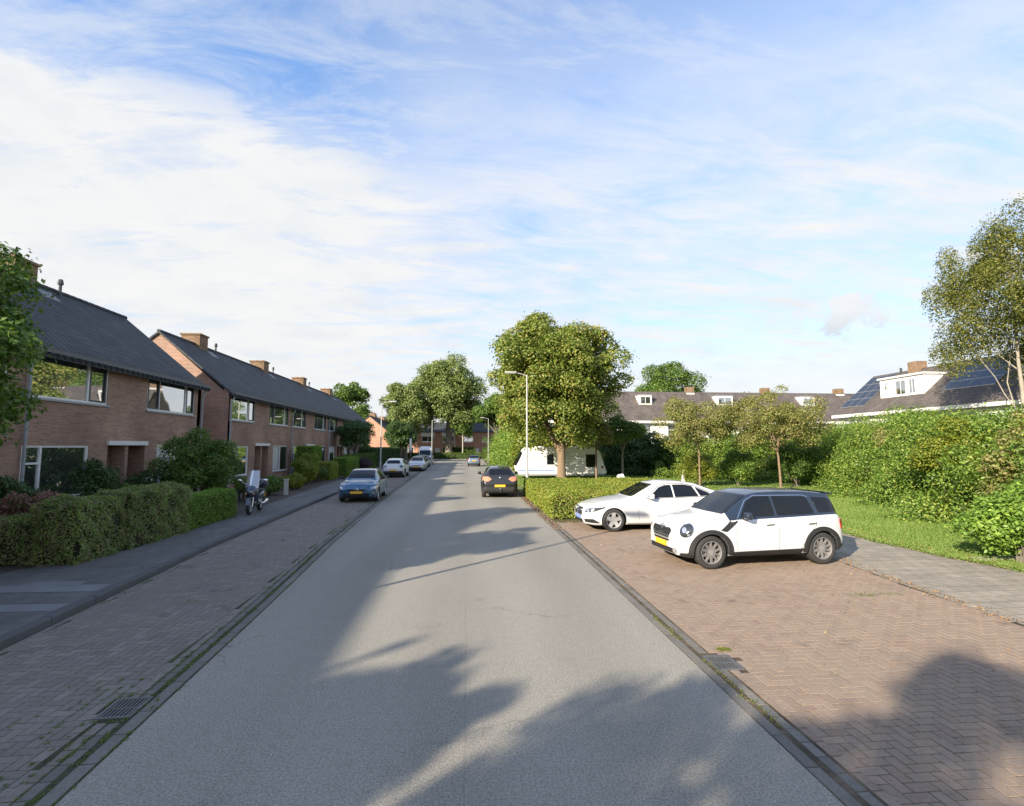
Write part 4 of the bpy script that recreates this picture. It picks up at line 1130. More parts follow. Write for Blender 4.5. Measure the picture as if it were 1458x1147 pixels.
    def patch(s, name, poly, view, mat, off=.004, inner=.02, res=.07, parent=None, both=False, flat=None):
        if isinstance(view, str): view = (view,)
        pb = densify(poly, res); poly_ = [(p.x, p.y) for p in pb]
        us = [p[0] for p in poly_]; vs = [p[1] for p in poly_]
        pts = list(pb)
        u = min(us)+res*.5
        while u < max(us):
            v = min(vs)+res*.5
            while v < max(vs):
                if inside((u, v), poly_) and min((Vector((u, v))-q).length for q in pb) > res*.45: pts.append(Vector((u, v)))
                v += res
            u += res
        n = len(pb)
        r = delaunay_2d_cdt([Vector((p.x, p.y)) for p in pts], [(i, (i+1) % n) for i in range(n)], [], 1, 1e-5)
        V = []; NNs = []
        for p in r[0]:
            h, nn = s.cast(view, p[0], p[1]); V.append(h); NNs.append(nn)
        # smooth normals over neighbours
        acc = [x.copy() for x in NNs]
        for a, b in r[1]: acc[a] += NNs[b]; acc[b] += NNs[a]
        V2 = [v + a.normalized()*off for v, a in zip(V, acc)]
        cnt = {}
        for f in r[2]:
            for i in range(len(f)):
                e = (f[i], f[(i+1) % len(f)]); cnt[frozenset(e)] = cnt.get(frozenset(e), 0)+1
        F = [list(f) for f in r[2]]; low = {}
        VV = [v[:] for v in V2]
        for f in r[2]:
            for i in range(len(f)):
                a, b = f[i], f[(i+1) % len(f)]
                if cnt[frozenset((a, b))] == 1:
                    for q in (a, b):
                        if q not in low: low[q] = len(VV); VV.append((V[q] - acc[q].normalized()*inner)[:])
                    F.append([b, a, low[a], low[b]])
        res_o = []
        for sg in ((1, -1) if both else (1,)):
            mb = MB(); mb.add([(v[0], v[1]*sg, v[2]) for v in VV], [f[::sg] for f in F])
            res_o.append(mb.build(name, mat if not isinstance(mat, str) else M[mat], parent, smooth=True, angle=50))
        return res_o[0] if not both else res_o

def make_wheel(root, x, y, r, w, style, sgn):
    wl = bpy.data.objects.new('wheel', None); wl.empty_display_size = .1; COL.objects.link(wl); wl.parent = root; wl.location = (x, y, r)
    k = r/.335; rr = .235*k; h = w/2
    t = MB(); t.lathe([(rr*.97, -h*.9), (rr+.02, -h), (r-.03, -h*.98), (r-.008, -h*.8), (r, -h*.45), (r, h*.45), (r-.008, h*.8), (r-.03, h*.98), (rr+.02, h), (rr*.97, h*.9)], 48, 'y')
    for q in (-.5, 0, .5): pass
    t.build('tyre', M['tyre'], wl, smooth=True, angle=40)
    mat = M['rim_dark'] if style == 'cross' else M['rim']
    b = MB(); f = sgn
    b.lathe([(rr*.985, f*h*.88), (rr*.93, f*h*.92), (rr*.90, f*h*.80), (rr*.88, -f*h*.6)], 40, 'y')
    def spoke(a, wa, wb, r0, r1, o0=0, o1=0, yy=.78):
        # tapered bar from hub to rim, twisted by angles o0, o1 at its ends
        p0 = Vector((cos(a+o0), 0, sin(a+o0)))*r0; p1 = Vector((cos(a+o1), 0, sin(a+o1)))*r1
        d = (p1-p0).normalized(); n = Vector((-d.z, 0, d.x))
        y0 = f*h*(yy-.14); y1 = f*h*yy; yb = f*h*(yy-.34)
        vs = []
        for p, ww, yt in ((p0, wa, y0), (p1, wb, y1)):
            vs += [(p.x-n.x*ww, yt, p.z-n.z*ww), (p.x+n.x*ww, yt, p.z+n.z*ww), (p.x+n.x*ww, yt-f*h*.3, p.z+n.z*ww), (p.x-n.x*ww, yt-f*h*.3, p.z-n.z*ww)]
        b.add(vs, [(0, 1, 5, 4), (1, 2, 6, 5), (2, 3, 7, 6), (3, 0, 4, 7), (0, 3, 2, 1), (4, 5, 6, 7)])
    if style == 'cross':
        for i in range(10):
            a = 2*pi*i/10
            spoke(a, .007, .006, rr*.2, rr*.92, 0, .26); spoke(a, .007, .006, rr*.2, rr*.92, 0, -.26)
    elif style == 'five':
        for i in range(5):
            a = 2*pi*i/5 + pi/2
            spoke(a, .05*k, .030*k, rr*.18, rr*.93, 0, .13); spoke(a, .05*k, .030*k, rr*.18, rr*.93, 0, -.13)
    else:
        for i in range(7):
            a = 2*pi*i/7; spoke(a, .03*k, .034*k, rr*.2, rr*.93)
    b.lathe([(.0001, f*h*.66), (rr*.22, f*h*.66), (rr*.26, f*h*.45), (rr*.26, f*h*.2)], 20, 'y')
    b.build('rim', mat, wl, smooth=True, angle=30)
    d = MB(); d.lathe([(.0001, f*h*.05), (rr*.62, f*h*.05), (rr*.62, -f*h*.1)], 28, 'y'); d.build('brake_disc', M['steel'], wl)
    d = MB(); d.lathe([(.0001, -f*h*.3), (rr*.9, -f*h*.3)], 28, 'y'); d.build('wheel_inner', M['void'], wl)
    return wl

def mirror_part(car, x, z, w, mat, root, s=1.0):
    for sg in (-1, 1):
        y = sg*(w/2*car.hw(x)*.93)
        mb = MB(); mb.rbox(x-car.hx-.075*s, x-car.hx+.055*s, y+sg*.07 if sg > 0 else y-.24, y+.24 if sg > 0 else y-.07, z, z+.15*s, .04)
        o = mb.build('mirror', mat if not isinstance(mat, str) else M[mat], root, smooth=True, angle=60)
        m2 = MB(); m2.prism([(x-car.hx-.03, z-.02), (x-car.hx+.03, z-.02), (x-car.hx+.03, z+.04), (x-car.hx-.03, z+.04)], 'y', y-.02*sg, y+sg*.11); m2.build('mirror_arm', M['trim'], o)

def plate(root, x, y, z, mat, face, ww=.52, hh=.11, tilt=0):
    mb = MB(); d = -.012 if face < 0 else .012
    mb.box(x, x+d, y-ww/2, y+ww/2, z-hh/2, z+hh/2)
    o = mb.build('number_plate', M[mat], root)
    return o

def car_common(label, P, paint, loc, rz, roof=None, style='multi', cat='car', name='parked_car', group='cars parked along the street', mirrors=True):
    t = thing(name, label, cat, (loc[0], loc[1], 0), rz, group)
    c = Car(P, paint, roof); c.root = t
    c.finish_body(t)
    for xw in P['wheels']:
        for sg in (-1, 1): make_wheel(t, xw-c.hx, sg*(P['W']/2-.125), P['wr'], .215, style, sg)
    return t, c

def up(pts): return pts
# ---- small crossover, white with dark roof, near right
def mini():
    P = dict(sq=(.40, .72, .35, .8), L=4.10, W=1.80, wr=.338, arch=.375, wheels=(.78, 3.375), cabin=(1.16, 3.99), uz=.35,
        top=[(0, .66), (.05, .80), (.14, .88), (.5, .975), (1.0, 1.035), (1.16, 1.07), (1.42, 1.26), (1.78, 1.485), (2.1, 1.545), (2.6, 1.56), (3.2, 1.545), (3.76, 1.495), (3.88, 1.44), (3.98, 1.12), (4.03, 1.0), (4.08, .85), (4.10, .65)], ts=.055,
        belt=[(0, .60), (.25, .80), (.7, .90), (1.15, .965), (2.5, 1.0), (3.6, 1.04), (3.95, 1.03), (4.1, .55)],
        bot=[(0, .27), (.25, .215), (.6, .22), (1.2, .24), (3.0, .24), (3.7, .25), (4.1, .33)],
        roofw=[(0, .5), (1.1, .66), (1.75, .60), (2.2, .595), (3.6, .575), (3.9, .57)],
        plan=[(0, .58), (.08, .74), (.20, .85), (.38, .93), (.6, .98), (.8, 1.0), (3.3, 1.0), (3.7, .975), (3.92, .92), (4.04, .84), (4.10, .74)])
    t, c = car_common('white small hatchback with black roof and black arch trims, nearest car on the red bricks', P, 'paint_white', (6.20, 11.30), radians(5.2), 'paint_navy', 'cross')
    hx = c.hx
    # cladding
    for xw in P['wheels']:
        a0, a1 = (-.12, pi+.12)
        outer = [(xw+.475*cos(a), .338+.465*sin(a)) for a in np.linspace(a0, a1, 26)]; inn = [(xw+.377*cos(a), .338+.377*sin(a)) for a in np.linspace(a1, a0, 26)]
        pl = [(max(.03, p[0]), max(.24, p[1])) for p in outer+inn]
        c.patch('arch_trim', pl, 'side', 'trim', off=.022, inner=.03, res=.06, parent=t, both=True)
    c.patch('sill_trim', [(1.26, .245), (2.9, .245), (2.9, .36), (1.26, .34)], 'side', 'trim', off=.018, parent=t, both=True)
    c.patch('bumper_trim', [(.10, .25), (.42, .24), (.42, .34), (.30, .33), (.12, .31)], 'side', 'trim', off=.008, parent=t, both=True)
    c.patch('rear_bumper_trim', [(3.86, .27), (4.06, .34), (4.06, .46), (3.86, .40)], 'side', 'trim', off=.012, parent=t, both=True)
    # glass
    c.patch('side_window', rounded([(1.50, 1.02), (2.30, 1.045), (2.30, 1.44), (1.93, 1.43), (1.74, 1.34)], .04), 'side', 'car_glass', parent=t, both=True, off=.006)
    c.patch('side_window', rounded([(2.36, 1.045), (3.26, 1.07), (3.20, 1.40), (3.12, 1.42), (2.36, 1.44)], .05), 'side', 'car_glass', parent=t, both=True, off=.006)
    c.patch('side_window', rounded([(3.37, 1.085), (3.88, 1.10), (3.80, 1.33), (3.70, 1.38), (3.31, 1.405)], .05), 'side', 'car_glass', parent=t, both=True, off=.006)
    for ln in ([(1.42, 1.0), (1.72, 1.36), (1.93, 1.452), (3.1, 1.445), (3.24, 1.41)],):
        c.patch('window_trim', ribbon(ln, .014), 'side', 'chrome', off=.011, res=.06, parent=t, both=True)
    c.patch('windscreen', rounded([(-.66, 1.08), (.66, 1.08), (.58, 1.46), (-.58, 1.46)], .05), 'front', 'car_glass', parent=t, off=.006)
    c.patch('rear_window', rounded([(-.58, 1.10), (.58, 1.10), (.50, 1.40), (-.50, 1.40)], .06), 'rear', 'car_glass', parent=t, off=.006)
    # front
    g = c.patch('grille', rounded([(-.36, .765), (.36, .765), (.40, .72), (.33, .58), (-.33, .58), (-.40, .72)], .03), 'front', 'gap', parent=t, off=.006)
    for z in (.62, .66, .70, .74): c.patch('grille_bar', ribbon([(-.35, z), (.35, z)], .012), 'front', 'chrome', off=.016, parent=g)
    c.patch('grille_frame', ribbon([(-.37, .77), (.37, .77), (.41, .72), (.335, .57), (-.335, .57), (-.41, .72), (-.37, .77)], .022), 'front', 'chrome', off=.014, parent=t)
    c.patch('lower_intake', rounded([(-.35, .545), (.35, .545), (.33, .50), (-.33, .50)], .015), 'front', 'gap', parent=t, off=.005)
    c.patch('lower_intake', rounded([(-.62, .385), (.62, .385), (.52, .285), (-.52, .285)], .04), 'front', 'gap', parent=t, off=.005)
    for sg in (-1, 1):
        f_ = c.patch('fog_lamp', ellipse(sg*.56, .345, .06, .06), 'front', 'headlight', parent=t, off=.012)
    plate(t, -hx+.100, 0, .445, 'plate', -1)
    for sg in (-1, 1):
        v = ('diag', .40, sg*.64, 46*(-sg))
        # oval lamp on the front corner, chrome ring round a dark reflector
        sgn = -sg
        c.patch('headlight_ring', ellipse(0, .77, .155, .125, 22, sgn*0.45), v, 'chrome', parent=t, off=.010, res=.05)
        h_ = c.patch('headlight', ellipse(0, .77, .142, .112, 22, sgn*0.45), v, 'lamp_dark', parent=t, off=.018, res=.05)
        c.patch('lamp_bulb', ellipse(-.035*sgn, .775, .05, .05, 14), v, 'headlight', parent=h_, off=.026, res=.04)
        c.patch('indicator', ellipse(.045*sgn, .695, .026, .026, 12), v, 'headlight', parent=h_, off=.026, res=.04)
        c.patch('taillight', rounded([(sg*.66, .70), (sg*.83, .72), (sg*.84, .95), (sg*.70, .97)], .04), 'rear', 'tail_red', parent=t, off=.02)
    # black side scuttle, handles, gaps, badge
    c.patch('side_scuttle', rounded([(.98, .78), (1.12, .75), (1.40, .955), (1.32, .985), (1.22, .97)], .02), 'side', 'trim', parent=t, off=.010, both=True)
    for x0 in (2.02, 3.02): c.patch('door_handle', rounded([(x0, .855), (x0+.19, .87), (x0+.19, .895), (x0, .88)], .01), 'side', 'chrome', parent=t, off=.028, both=True)
    c.patch('panel_gap', ribbon([(1.36, .36), (1.33, .70), (1.40, .95)], .008), 'side', 'gap', off=.0015, inner=.003, parent=t, both=True)
    c.patch('panel_gap', ribbon([(2.32, .36), (2.33, 1.0)], .008), 'side', 'gap', off=.0015, inner=.003, parent=t, both=True)
    c.patch('panel_gap', ribbon([(2.86, .36), (3.0, .62), (3.22, .82), (3.27, 1.03)], .008), 'side', 'gap', off=.0015, inner=.003, parent=t, both=True)
    c.patch('bonnet_gap', ribbon([(.22, .50), (.35, .62), (.95, .72), (1.2, .74)], .010), 'top', 'gap', off=.0015, inner=.003, parent=t)
    c.patch('bonnet_gap', ribbon([(.22, -.50), (.35, -.62), (.95, -.72), (1.2, -.74)], .010), 'top', 'gap', off=.0015, inner=.003, parent=t)
    b = c.patch('badge', ellipse(.16, 0, .035, .045, 14), 'top', 'chrome', parent=t, off=.008)
    c.patch('badge', ribbon([(.16, -.11), (.16, .11)], .018), 'top', 'chrome', parent=t, off=.006)
    mirror_part(c, 1.56, 1.0, c.W, 'paint_navy', t)
    s_ = MB(); s_.prism([(3.72-hx, 1.51), (3.96-hx, 1.475), (3.97-hx, 1.445), (3.82-hx, 1.44)], 'y', -.54, .54); s_.build('spoiler', M['paint_navy'], t)
    a = MB(); a.tube([(3.3-hx, 0, 1.5), (3.45-hx, 0, 1.63)], [.012, .005], 6); a.build('aerial', M['trim'], t)
    return t
mini()

# ---- white saloon
def saloon():
    P = dict(L=4.90, W=1.85, wr=.335, arch=.372, wheels=(.84, 3.78), cabin=(1.42, 4.35), uz=.32,
        top=[(0, .62), (.05, .71), (.2, .775), (.6, .87), (1.1, .945), (1.42, .985), (1.8, 1.19), (2.2, 1.395), (2.6, 1.455), (3.0, 1.455), (3.5, 1.395), (4.0, 1.21), (4.4, 1.085), (4.75, 1.06), (4.86, 1.02), (4.9, .8)], ts=.10,
        belt=[(0, .56), (.3, .72), (1.0, .85), (1.5, .90), (3.0, .945), (4.2, .99), (4.7, .98), (4.9, .7)],
        bot=[(0, .22), (.3, .17), (.7, .18), (1.2, .19), (3.5, .19), (4.3, .2), (4.9, .30)],
        roofw=[(0, .5), (1.4, .68), (2.2, .56), (3.3, .545), (4.1, .58), (4.5, .62)],
        plan=[(0, .66), (.08, .80), (.25, .90), (.5, .965), (.9, 1.0), (3.9, 1.0), (4.5, .955), (4.8, .87), (4.9, .78)])
    t, c = car_common('white four-door saloon with dark windows parked nose-in beside the low hedge', P, 'paint_white', (5.93, 15.98), radians(1.5), None, 'five')
    hx = c.hx
    c.patch('side_window', rounded([(1.93, .965), (2.72, .985), (2.72, 1.34), (2.55, 1.335), (2.33, 1.27)], .03), 'side', 'car_glass', parent=t, both=True, off=.006)
    c.patch('side_window', rounded([(2.77, .985), (3.52, 1.01), (3.40, 1.30), (3.15, 1.345), (2.77, 1.345)], .03), 'side', 'car_glass', parent=t, both=True, off=.006)
    c.patch('side_window', rounded([(3.57, 1.012), (3.96, 1.03), (3.86, 1.11), (3.48, 1.275)], .03), 'side', 'car_glass', parent=t, both=True, off=.006)
    for ln in ([(1.85, .945), (2.4, .96), (3.3, .985), (4.02, 1.015)], [(4.0, 1.04), (3.9, 1.12), (3.5, 1.30), (3.15, 1.37), (2.6, 1.37), (2.3, 1.29), (1.9, .97)]):
        c.patch('window_trim', ribbon(ln, .014), 'side', 'trim', off=.008, parent=t, both=True, res=.06)
    c.patch('windscreen', rounded([(-.67, 1.0), (.67, 1.0), (.53, 1.36), (-.53, 1.36)], .04), 'front', 'car_glass', parent=t, off=.006)
    c.patch('rear_window', rounded([(-.55, 1.12), (.55, 1.12), (.48, 1.34), (-.48, 1.34)], .05), 'rear', 'car_glass', parent=t, off=.006)
    g = c.patch('grille', rounded([(-.40, .66), (.40, .66), (.44, .58), (.38, .46), (-.38, .46), (-.44, .58)], .03), 'front', 'gap', parent=t, off=.006)
    c.patch('grille_frame', ribbon([(-.41, .67), (.41, .67), (.455, .58), (.39, .45), (-.39, .45), (-.455, .58), (-.41, .67)], .02), 'front', 'chrome', off=.014, parent=t)
    c.patch('grille_bar', ribbon([(-.42, .565), (.42, .565)], .03), 'front', 'chrome', off=.018, parent=g)
    b = MB(); b.lathe([(.075, -.006), (.088, 0), (.075, .006)], 24, 'z', closed=True)
    star = MB()
    for k in range(24):
        a0 = 2*pi*k/24; a1 = 2*pi*(k+1)/24
    e = MB()
    ring = [(-hx-.03, .085*cos(a), .565+.085*sin(a)) for a in np.linspace(0, 2*pi, 25)]
    e.tube(ring, .008, 6)
    for k in range(3):
        a = pi/2+2*pi*k/3; e.tube([(-hx-.03, 0, .565), (-hx-.03, .08*cos(a), .565+.08*sin(a))], [.014, .004], 6)
    e.build('emblem', M['chrome'], t, smooth=True)
    c.patch('lower_intake', rounded([(-.45, .33), (.45, .33), (.5, .235), (-.5, .235)], .03), 'front', 'gap', parent=t, off=.004)
    plate(t, -hx-.012, 0, .385, 'plate_blue', -1)
    for sg in (-1, 1):
        v = ('diag', .33, sg*.68, -40*sg); k = -sg
        c.patch('bumper_intake', rounded([(-.26, .37), (.05, .375), (.20, .27), (.16, .255), (-.22, .275)], .02) if k > 0 else rounded([(.26, .37), (-.05, .375), (-.20, .27), (-.16, .255), (.22, .275)], .02), v, 'gap', parent=t, off=.006)
        sh = [(-.24, .555), (-.20, .655), (-.02, .70), (.34, .735), (.30, .685), (.10, .60), (-.05, .565)]
        if k < 0: sh = [(-p[0], p[1]) for p in sh]
        h_ = c.patch('headlight', rounded(sh, .02), v, 'lamp_dark', parent=t, off=.006, res=.05)
        c.patch('lamp_bulb', ellipse(-.12*k, .61, .045, .04, 12), v, 'headlight', parent=h_, off=.014, res=.04)
        c.patch('lamp_bulb', ellipse(.02*k, .635, .05, .035, 12), v, 'headlight', parent=h_, off=.014, res=.04)
        c.patch('daytime_lamp', ribbon([(-.19*k, .645), (0, .685), (.28*k, .72)], .014), v, 'headlight', parent=h_, off=.012, res=.05)
        c.patch('taillight', rounded([(sg*.45, .80), (sg*.84, .82), (sg*.86, .95), (sg*.5, .95)], .04), 'rear', 'tail_red', parent=t, off=.01)
    for x0 in (2.42, 3.36): c.patch('door_handle', rounded([(x0, .80), (x0+.22, .815), (x0+.22, .84), (x0, .825)], .01), 'side', 'paint_white', parent=t, off=.025, both=True)
    for ln in ([(1.60, .30), (1.58, .6), (1.78, .93)], [(2.74, .28), (2.76, .96)], [(3.32, .30), (3.42, .5), (3.60, .66), (3.66, .99)]):
        c.patch('panel_gap', ribbon(ln, .008), 'side', 'gap', off=.0015, inner=.003, parent=t, both=True)
    c.patch('sill_trim', [(1.27, .20), (3.35, .20), (3.35, .235), (1.27, .235)], 'side', 'trim', off=.006, parent=t, both=True)
    c.patch('painted_crease', ribbon([(1.4, .76), (2.4, .765), (3.6, .79), (4.3, .80)], .006), 'side', 'paint_silver', off=.001, inner=.004, parent=t, both=True)  # no real fold: the crease's shading is put in as a silver-coloured ribbon
    mirror_part(c, 1.98, .955, c.W, 'paint_white', t)
    return t
saloon()

# ---- generic hatchbacks and crossovers
def hatch(label, paint, loc, rz, L=4.05, W=1.76, H=1.45, cross=False, front=True, back=True, trim=True, tail='tail_red', emblem=None, style='multi', plates=('plate', 'plate'), detail=True, roof=None, group='cars parked along the street', name='parked_car', lift=0.0):
    k = L/4.05; hz = H/1.45
    P = dict(L=L, W=W, wr=.315+(.02 if cross else 0), arch=.355+(.02 if cross else 0), wheels=(.80*k, 3.38*k), cabin=(1.12*k, 3.93*k), uz=.34+lift,
        top=[(0, .64*hz), (.05, .74*hz), (.18, .82*hz), (.55, .93*hz), (.95, .99*hz), (1.14, 1.02*hz), (1.5, 1.22*hz), (1.9, 1.40*hz), (2.3, 1.45*hz), (2.9, 1.44*hz), (3.45, 1.385*hz), (3.72, 1.32*hz), (3.86, 1.12*hz), (3.96, .98*hz), (4.03, .8*hz), (4.05, .6*hz)], ts=.06,
        belt=[(0, .58*hz), (.3, .76*hz), (1.1, .90*hz), (2.4, .95*hz), (3.5, 1.0*hz), (3.9, .99*hz), (4.05, .6*hz)],
        bot=[(0, .24), (.3, .17), (.7, .18), (3.4, .19), (3.8, .22), (4.05, .32)], roofw=[(0, .5), (1.1, .64), (1.9, .56), (3.4, .53), (3.8, .54)],
        plan=[(0, .70), (.10, .84), (.28, .93), (.55, .98), (.85, 1.0), (3.3, 1.0), (3.8, .96), (3.97, .90), (4.05, .82)])
    for q in ('top', 'belt', 'bot', 'roofw', 'plan'): P[q] = [(x*k, y) for x, y in P[q]]
    P['bot'] = [(x, y+lift) for x, y in P['bot']]
    t, c = car_common(label, P, paint, loc, rz, roof, style, group=group, name=name); hx = c.hx
    S = lambda pts: [(x*k, z*hz) for x, z in pts]
    c.patch('side_window', rounded(S([(1.52, .965), (2.30, .985), (2.30, 1.345), (2.05, 1.335), (1.85, 1.24)]), .03), 'side', 'car_glass', parent=t, both=True, off=.006)
    c.patch('side_window', rounded(S([(2.36, .985), (3.16, 1.03), (3.10, 1.28), (2.95, 1.33), (2.36, 1.345)]), .03), 'side', 'car_glass', parent=t, both=True, off=.006)
    if cross: c.patch('side_window', rounded(S([(3.22, 1.04), (3.50, 1.06), (3.40, 1.22), (3.18, 1.26)]), .03), 'side', 'car_glass', parent=t, both=True, off=.006)
    c.patch('windscreen', rounded([(-.64, 1.035*hz), (.64, 1.035*hz), (.53, 1.37*hz), (-.53, 1.37*hz)], .05), 'front', 'car_glass', parent=t, off=.006)
    c.patch('rear_window', rounded([(-.57, 1.06*hz), (.57, 1.06*hz), (.47, 1.30*hz), (-.47, 1.30*hz)], .08), 'rear', 'car_glass', parent=t, off=.008)
    if front:
        c.patch('grille', rounded([(-.52, .60*hz), (.52, .60*hz), (.30, .53*hz), (-.30, .53*hz)], .03), 'front', 'gap', parent=t, off=.005)
        c.patch('lower_intake', rounded([(-.58, .42), (.58, .42), (.66, .25), (-.66, .25)], .04), 'front', 'gap', parent=t, off=.005)
        for sg in (-1, 1):
            v = ('diag', .30*k, sg*.64, -42*sg); q = -sg
            sh = [(-.20, .60*hz), (-.16, .68*hz), (.05, .73*hz), (.30, .765*hz), (.26, .68*hz), (.02, .61*hz)]
            if q < 0: sh = [(-p[0], p[1]) for p in sh]
            h_ = c.patch('headlight', rounded(sh, .02), v, 'headlight', parent=t, off=.006, res=.05)
            c.patch('fog_surround', rounded([(-.10*q, .27), (.08*q, .30), (.10*q, .44), (-.04*q, .40)], .02), v, 'trim', parent=t, off=.006)
            c.patch('daytime_lamp', ribbon([(-.12*q, .48), (-.02*q, .42), (.06*q, .30)], .03), v, 'chrome', parent=t, off=.008)
    if emblem == 'diamond':
        e = MB(); x = -hx-.012
        for rr_, mt in ((1, 0),):
            e.tube([(x, 0, .565*hz+.10), (x, .075, .565*hz), (x, 0, .565*hz-.10), (x, -.075, .565*hz), (x, 0, .565*hz+.10)], .017, 6)
        e.build('emblem', M['chrome'], t)
    if emblem == 'rear_round':
        e = MB(); e.ball((hx-.05, 0, .93*hz), (.03, .055, .055)); e.build('emblem', M['chrome'], t, smooth=True)
    plate(t, -hx-.012, 0, .46, plates[0], -1); 
    plate(t, hx+.012, 0, .74*hz if not cross else .60, plates[1], 1)
    for sg in (-1, 1):
        if cross and tail == 'lamp_dark': tl = ellipse(sg*.64, .84*hz, .14, .11)
        elif cross: tl = [(sg*.40, .86*hz), (sg*.56, .97*hz), (sg*.83, .97*hz), (sg*.86, .80*hz), (sg*.60, .74*hz)]
        else: tl = [(sg*.52, .80*hz), (sg*.58, .93*hz), (sg*.80, .95*hz), (sg*.82, .78*hz)]
        c.patch('taillight', rounded(tl, .03), 'rear', tail, parent=t, off=.014)
        v = ('diag', 3.80*k, sg*.66, (180+42*sg) if True else 0)
    c.patch('bumper_trim', rounded([(-.76, .30), (.76, .30), (.80, .54 if cross else .40), (-.80, .54 if cross else .40)], .04), 'rear', 'trim', parent=t, off=.014)
    if cross:
        for xw in P['wheels']:
            r0 = P['wr']; a0, a1 = (-.12, pi+.12)
            outer = [(xw+(P['arch']+.06)*cos(a), r0+(P['arch']+.055)*sin(a)) for a in np.linspace(a0, a1, 20)]; inn = [(xw+(P['arch']+.003)*cos(a), r0+(P['arch']+.003)*sin(a)) for a in np.linspace(a1, a0, 20)]
            c.patch('arch_trim', [(min(max(.05, p[0]), L-.05), max(.26, p[1])) for p in outer+inn], 'side', 'trim', off=.014, res=.07, parent=t, both=True)
        c.patch('sill_trim', [(1.26*k, .22+lift), (2.95*k, .22+lift), (2.95*k, .36+lift), (1.26*k, .34+lift)], 'side', 'trim', off=.012, parent=t, both=True)
    for x0 in (2.05*k, 2.95*k): c.patch('door_handle', rounded([(x0, .82*hz), (x0+.18, .83*hz), (x0+.18, .85*hz), (x0, .84*hz)], .01), 'side', paint, parent=t, off=.025, both=True)
    for ln in ([(1.30*k, .32), (1.28*k, .7), (1.42*k, .93*hz)], [(2.33*k, .32), (2.33*k, .96*hz)], [(2.98*k, .4), (3.1*k, .62), (3.2*k, .98*hz)]):
        c.patch('panel_gap', ribbon(ln, .008), 'side', 'gap', off=.0015, inner=.003, parent=t, both=True)
    mirror_part(c, 1.55*k, .97*hz, W, M['trim'] if not cross else paint, t)
    return t, c
# nose directions: rz=90deg turns the nose (-x) towards -y (towards the camera); rz=-90deg shows the rear
t, c = hatch('bright blue hatchback facing the viewer, parked against the left kerb', 'paint_blue', (-4.98, 25.75), radians(91.5), H=1.44, W=1.76, emblem='diamond', style='five')
for sg in (1,):
    MB().box(.0, .1, .2, .3, 1.30, 1.31).build('mirror_glass', M['trim'], t)
t, c = hatch('white crossover seen from behind with round dark taillights, beside a lamp post', 'paint_white', (-5.95, 44.7), radians(-91), L=4.12, H=1.56, cross=True, tail='lamp_dark')
t, c = hatch('silver car facing the viewer behind the white crossover', 'paint_silver', (-5.2, 55.4), radians(91), L=4.2, H=1.5)
t, c = hatch('dark grey car tucked between the silver car and the white van', 'paint_black', (-5.5, 61.0), radians(91), L=4.1, H=1.5)
t, c = hatch('grey-blue car directly in front of the white van', 'paint_grey', (-5.6, 66.6), radians(91), L=4.1, H=1.5)
t, c = hatch('black crossover seen from behind at the right road edge, orange lamps, tow ball', 'paint_black', (1.66, 27.35), radians(-91), L=4.16, W=1.80, H=1.55, cross=True, tail='tail_orange', emblem='rear_round', style='five')
tb = MB(); tb.tube([(2.0, 0, .30), (2.16, 0, .30), (2.2, 0, .42)], .02, 8); tb.ball((2.2, 0, .45), .028); tb.build('tow_ball', M['chrome'], t, smooth=True)
MB().box(1.92, 1.95, -.05, .15, .46, .50).build('bumper_reflector', M['tail_orange'], t)
t, c = hatch('small light blue car driving away in the distance, middle of the road', 'paint_grey', (.90, 67.9), radians(-90), L=3.8, W=1.66, H=1.47, roof='paint_black', group=None)

def van():
    t = thing('parked_van', 'white high-roof delivery van at the end of the left parking row', 'van', (-5.9, 74.6, 0), radians(90.5), None)
    L = 5.4; W = 2.0; hx = L/2
    P = dict(L=L, W=W, wr=.34, arch=.38, wheels=(.95, 4.2), cabin=(1.0, 5.3), uz=.4,
        top=[(0, .85), (.06, 1.0), (.5, 1.15), (.95, 1.25), (1.3, 1.75), (1.7, 2.35), (2.1, 2.55), (2.8, 2.62), (5.0, 2.6), (5.25, 2.5), (5.35, 2.0), (5.4, 1.0)], ts=.06,
        belt=[(0, .78), (.4, 1.0), (1.0, 1.12), (2.0, 1.2), (5.2, 1.22), (5.4, .9)], bot=[(0, .3), (.4, .25), (5.0, .28), (5.4, .35)],
        roofw=[(0, .6), (1.0, .82), (1.8, .78), (2.4, .80), (5.4, .80)], plan=[(0, .74), (.12, .88), (.4, .96), (.9, 1.0), (5.2, 1.0), (5.4, .95)])
    c = Car(P, 'paint_white'); c.root = t; c.finish_body(t)
    for xw in P['wheels']:
        for sg in (-1, 1): make_wheel(t, xw-c.hx, sg*(W/2-.14), .34, .22, 'multi', sg)
    c.patch('windscreen', rounded([(-.80, 1.30), (.80, 1.30), (.72, 2.02), (-.72, 2.02)], .08), 'front', 'car_glass', parent=t, off=.008)
    c.patch('side_window', rounded([(1.45, 1.28), (2.35, 1.28), (2.35, 1.85), (1.85, 1.85)], .05), 'side', 'car_glass', parent=t, both=True, off=.008)
    c.patch('grille', rounded([(-.5, .95), (.5, .95), (.4, .72), (-.4, .72)], .03), 'front', 'gap', parent=t, off=.006)
    c.patch('bumper_trim', rounded([(-.7, .55), (.7, .55), (.7, .34), (-.7, .34)], .04), 'front', 'trim', parent=t, off=.01)
    for sg in (-1, 1): c.patch('headlight', rounded([(sg*.52, .82), (sg*.80, .84), (sg*.84, 1.05), (sg*.6, .98)], .03), 'front', 'headlight', parent=t, off=.01)
    plate(t, -hx-.02, 0, .62, 'plate', -1)
    mirror_part(c, 1.45, 1.3, W, 'trim', t, 1.7)
van()

